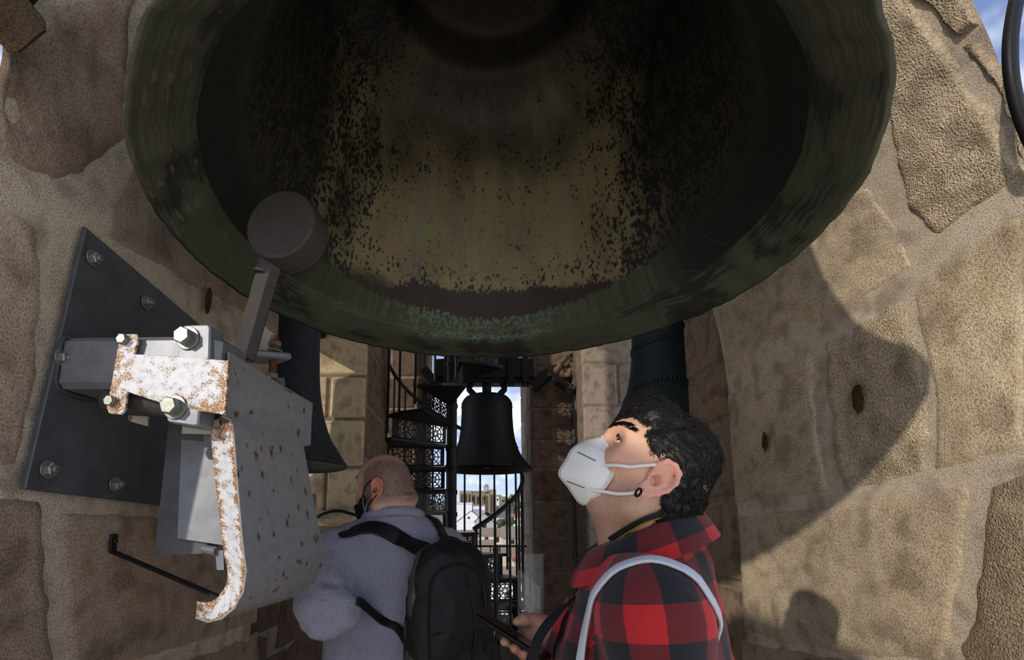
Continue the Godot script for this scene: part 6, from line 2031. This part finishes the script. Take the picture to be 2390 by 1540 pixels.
func build_town():
	# the hillside under the town
	var g := G.new()
	var hgt := func(x: float, d: float) -> float:
		var y := lerpf(-30.0, -2.0, smoothstep(30.0, 330.0, d)) + 20.0 * smoothstep(240.0, 420.0, d)
		return y + nz.get_noise_2d(x * 0.01, d * 0.01) * 3.0
	var nx := 40; var nd := 40
	for j in nd + 1:
		for i in nx + 1:
			var d := 12.0 + 700.0 * pow(j / float(nd), 2.0); var x := (i / float(nx) - 0.5) * (60.0 + d * 1.8)
			var s := 0.8 + 0.3 * nz.get_noise_2d(x * 0.05, d * 0.05)
			g.col = Color(0.26 * s, 0.23 * s, 0.16 * s)
			g.p(Vector3(x, hgt.call(x, d), -d))
	for j in nd:
		for i in nx:
			var a := j * (nx + 1) + i
			g.quad(a, a + nx + 1, a + nx + 2, a + 1)
	struct("ground", g, mat("render", Color(1, 1, 1), 0.9), "hillside below the far town")
	var white := Color(0.80, 0.81, 0.83); var cream := Color(0.66, 0.60, 0.48); var grey_ := Color(0.42, 0.41, 0.40)
	var tile := Color(0.27, 0.20, 0.145); var red := Color(0.42, 0.17, 0.10); var dark := Color(0.155, 0.125, 0.10)
	# church on the hill
	var cd := 320.0
	var sand := Color(0.34, 0.27, 0.19)
	var t := thing("church", "tawny stone church with buttresses and a small lantern turret on the far hill", "church", P(1116, 1192, cd))
	var m := mat("render", Color(1, 1, 1), 0.9)
	for q in [[1072, 1154, 1148, 1196, "nave", 16.0], [1143, 1158, 1142, 1200, "apse", 10.0], [1072, 1100, 1145, 1196, "west_front", 17.0]]:
		var a := P(q[0], q[3], cd - (2.0 if q[4] == "west_front" else 0.0)); var b := P(q[1], q[2], cd)
		g = G.new(); g.col = sand
		g.box(Transform3D(Basis(), Vector3((a.x + b.x) / 2, (a.y + b.y) / 2, -cd - q[5] / 2 + (1.0 if q[4] == "west_front" else 0.5 if q[4] == "apse" else 0.0))), Vector3(b.x - a.x, b.y - a.y, q[5]), 0.05)
		part(q[4], g, m, t)
	for px in [1074, 1083, 1092, 1100, 1111, 1124, 1141, 1154]:
		var a := P(px, 1197, cd - 2.6); var b := P(px, 1150, cd - 2.6)
		g = G.new(); g.col = Color(0.27, 0.205, 0.14)
		g.box(Transform3D(Basis(), Vector3(a.x, (a.y + b.y) / 2, a.z + 0.6)), Vector3(0.9, b.y - a.y, 2.4), 0.05)
		part("buttress", g, m, t)
	g = G.new(); g.col = Color(0.30, 0.16, 0.11)
	var ra := P(1072, 1149, cd); var rb := P(1150, 1149, cd)
	g.prism(Transform3D(Basis(Vector3.BACK, Vector3.UP, Vector3.LEFT), Vector3((ra.x + rb.x) / 2, ra.y, -cd - 8)), PackedVector2Array([Vector2(-8.5, 0), Vector2(8.5, 0), Vector2(0, 1.5)]), -(rb.x - ra.x) / 2, (rb.x - ra.x) / 2, 0.02)
	part("roof", g, m, t)
	for px in [1105, 1118, 1130]:
		g = G.new(); g.box(Transform3D(Basis(), P(px, 1163, cd - 1.0)), Vector3(0.9, 1.9, 2.3), 0.02); part("window", g, mat("dark_window", Color(0.09, 0.09, 0.10), 0.4), t)
	var tw := P(1135, 1146, cd - 1.0)
	g = G.new(); g.col = sand
	for k in 6:
		var e := Vector3(cos(TAU * k / 6), 0, sin(TAU * k / 6)) * 1.25
		g.tube([tw + e, tw + e + Vector3.UP * 3.0], 0.28, 5)
	g.lathe(Transform3D(Basis(), tw), [Vector2(1.6, -0.6), Vector2(1.6, 0.5), Vector2(0.1, 0.5)], 8)
	g.lathe(Transform3D(Basis(), tw + Vector3.UP * 3.0), [Vector2(0.1, 0.0), Vector2(1.6, 0.0), Vector2(1.6, 0.4), Vector2(0.9, 1.3), Vector2(0.1, 1.9)], 8)
	part("lantern", g, m, t)
	g = G.new(); g.tube([tw + Vector3.UP * 4.8, tw + Vector3.UP * 7.2], 0.12, 4); part("spike", g, m, t)
	# houses: pixels of their fronts, distance
	house(1066, 1134, 1219, 1246, 150, white, dark, 0, 3.6, "white gabled hall with two diamond windows in its front")
	for px in [1094, 1117]:
		g = G.new(); var q := P(px, 1208, 149.9)
		g.box(Transform3D(Basis(Vector3.BACK, PI / 4), q), Vector3(0.62, 0.62, 0.2), 0.01)
		part("window", g, mat("dark_window", Color(0.09, 0.09, 0.10), 0.4), get_node("house"))
	house(1062, 1102, 1176, 1192, 230, white, white, 0, -0.8, "low white house below the church, left part")
	house(1104, 1132, 1180, 1190, 240, white, tile, 0, -0.8, "low white house below the middle of the church")
	house(1108, 1152, 1219, 1244, 128, grey_, dark, 1, 2.4, "grey rendered house with one window and a dark roof")
	house(1152, 1180, 1208, 1226, 200, white, dark, 0, -2.6, "white house with a dark roof behind the handrail")
	house(1190, 1246, 1207, 1231, 170, white, red, 3, -1.2, "white house with a red roof edge beside the right pier")
	house(1153, 1170, 1158, 1176, 360, white, tile, 1, -1.2, "small white house right of the church")
	house(1166, 1182, 1162, 1176, 340, cream, tile, 1, -1.2, "small cream house between the church and the trees")
	house(1212, 1246, 1160, 1171, 330, white, white, 2, -1.0, "white houses under the trees at the right")
	house(1062, 1120, 1253, 1262, 100, cream, tile, 2, -1.4, "tan roofed house below the white hall")
	house(1123, 1173, 1250, 1270, 95, cream, tile, 2, -1.5, "cream house with a tiled roof behind the newel post")
	house(1176, 1250, 1256, 1284, 90, Color(0.50, 0.47, 0.42), tile, 2, -2.2, "grey house with a broad tiled roof at the right")
	house(1150, 1200, 1292, 1322, 70, Color(0.60, 0.52, 0.40), tile, 2, -1.2, "ochre house with a low tiled roof")
	house(1205, 1256, 1312, 1350, 66, white, red, 2, -1.0, "white house with a red roof near the tower")
	house(1100, 1150, 1290, 1330, 60, cream, tile, 2, -1.5, "cream house low down left of the newel post")
	house(1140, 1262, 1362, 1420, 48, white, tile, 4, -1.4, "long white house lowest beside the tower")
	house(1215, 1250, 1268, 1284, 110, white, tile, 2, -1.0, "white house behind the guard rail")
	tree(1200, 1168, 300, 5.0, Color(0.16, 0.18, 0.06), "olive green tree right of the church")
	tree(1184, 1171, 285, 3.6, Color(0.14, 0.15, 0.055), "smaller dark tree beside the olive green tree")
	tree(1222, 1156, 352, 4.6, Color(0.24, 0.24, 0.10), "pale green tree on the skyline at the right")
	tree(1241, 1157, 362, 4.2, Color(0.22, 0.22, 0.10), "pale tree nearest the right pier")
	tree(1178, 1222, 160, 2.8, Color(0.09, 0.11, 0.05), "dark tree beside the red roofed white house")
	tree(1214, 1282, 84, 2.0, Color(0.15, 0.18, 0.07), "palm green tree behind the guard rail")
	tree(1188, 1290, 80, 1.6, Color(0.17, 0.18, 0.07), "small green tree beside the ochre house")
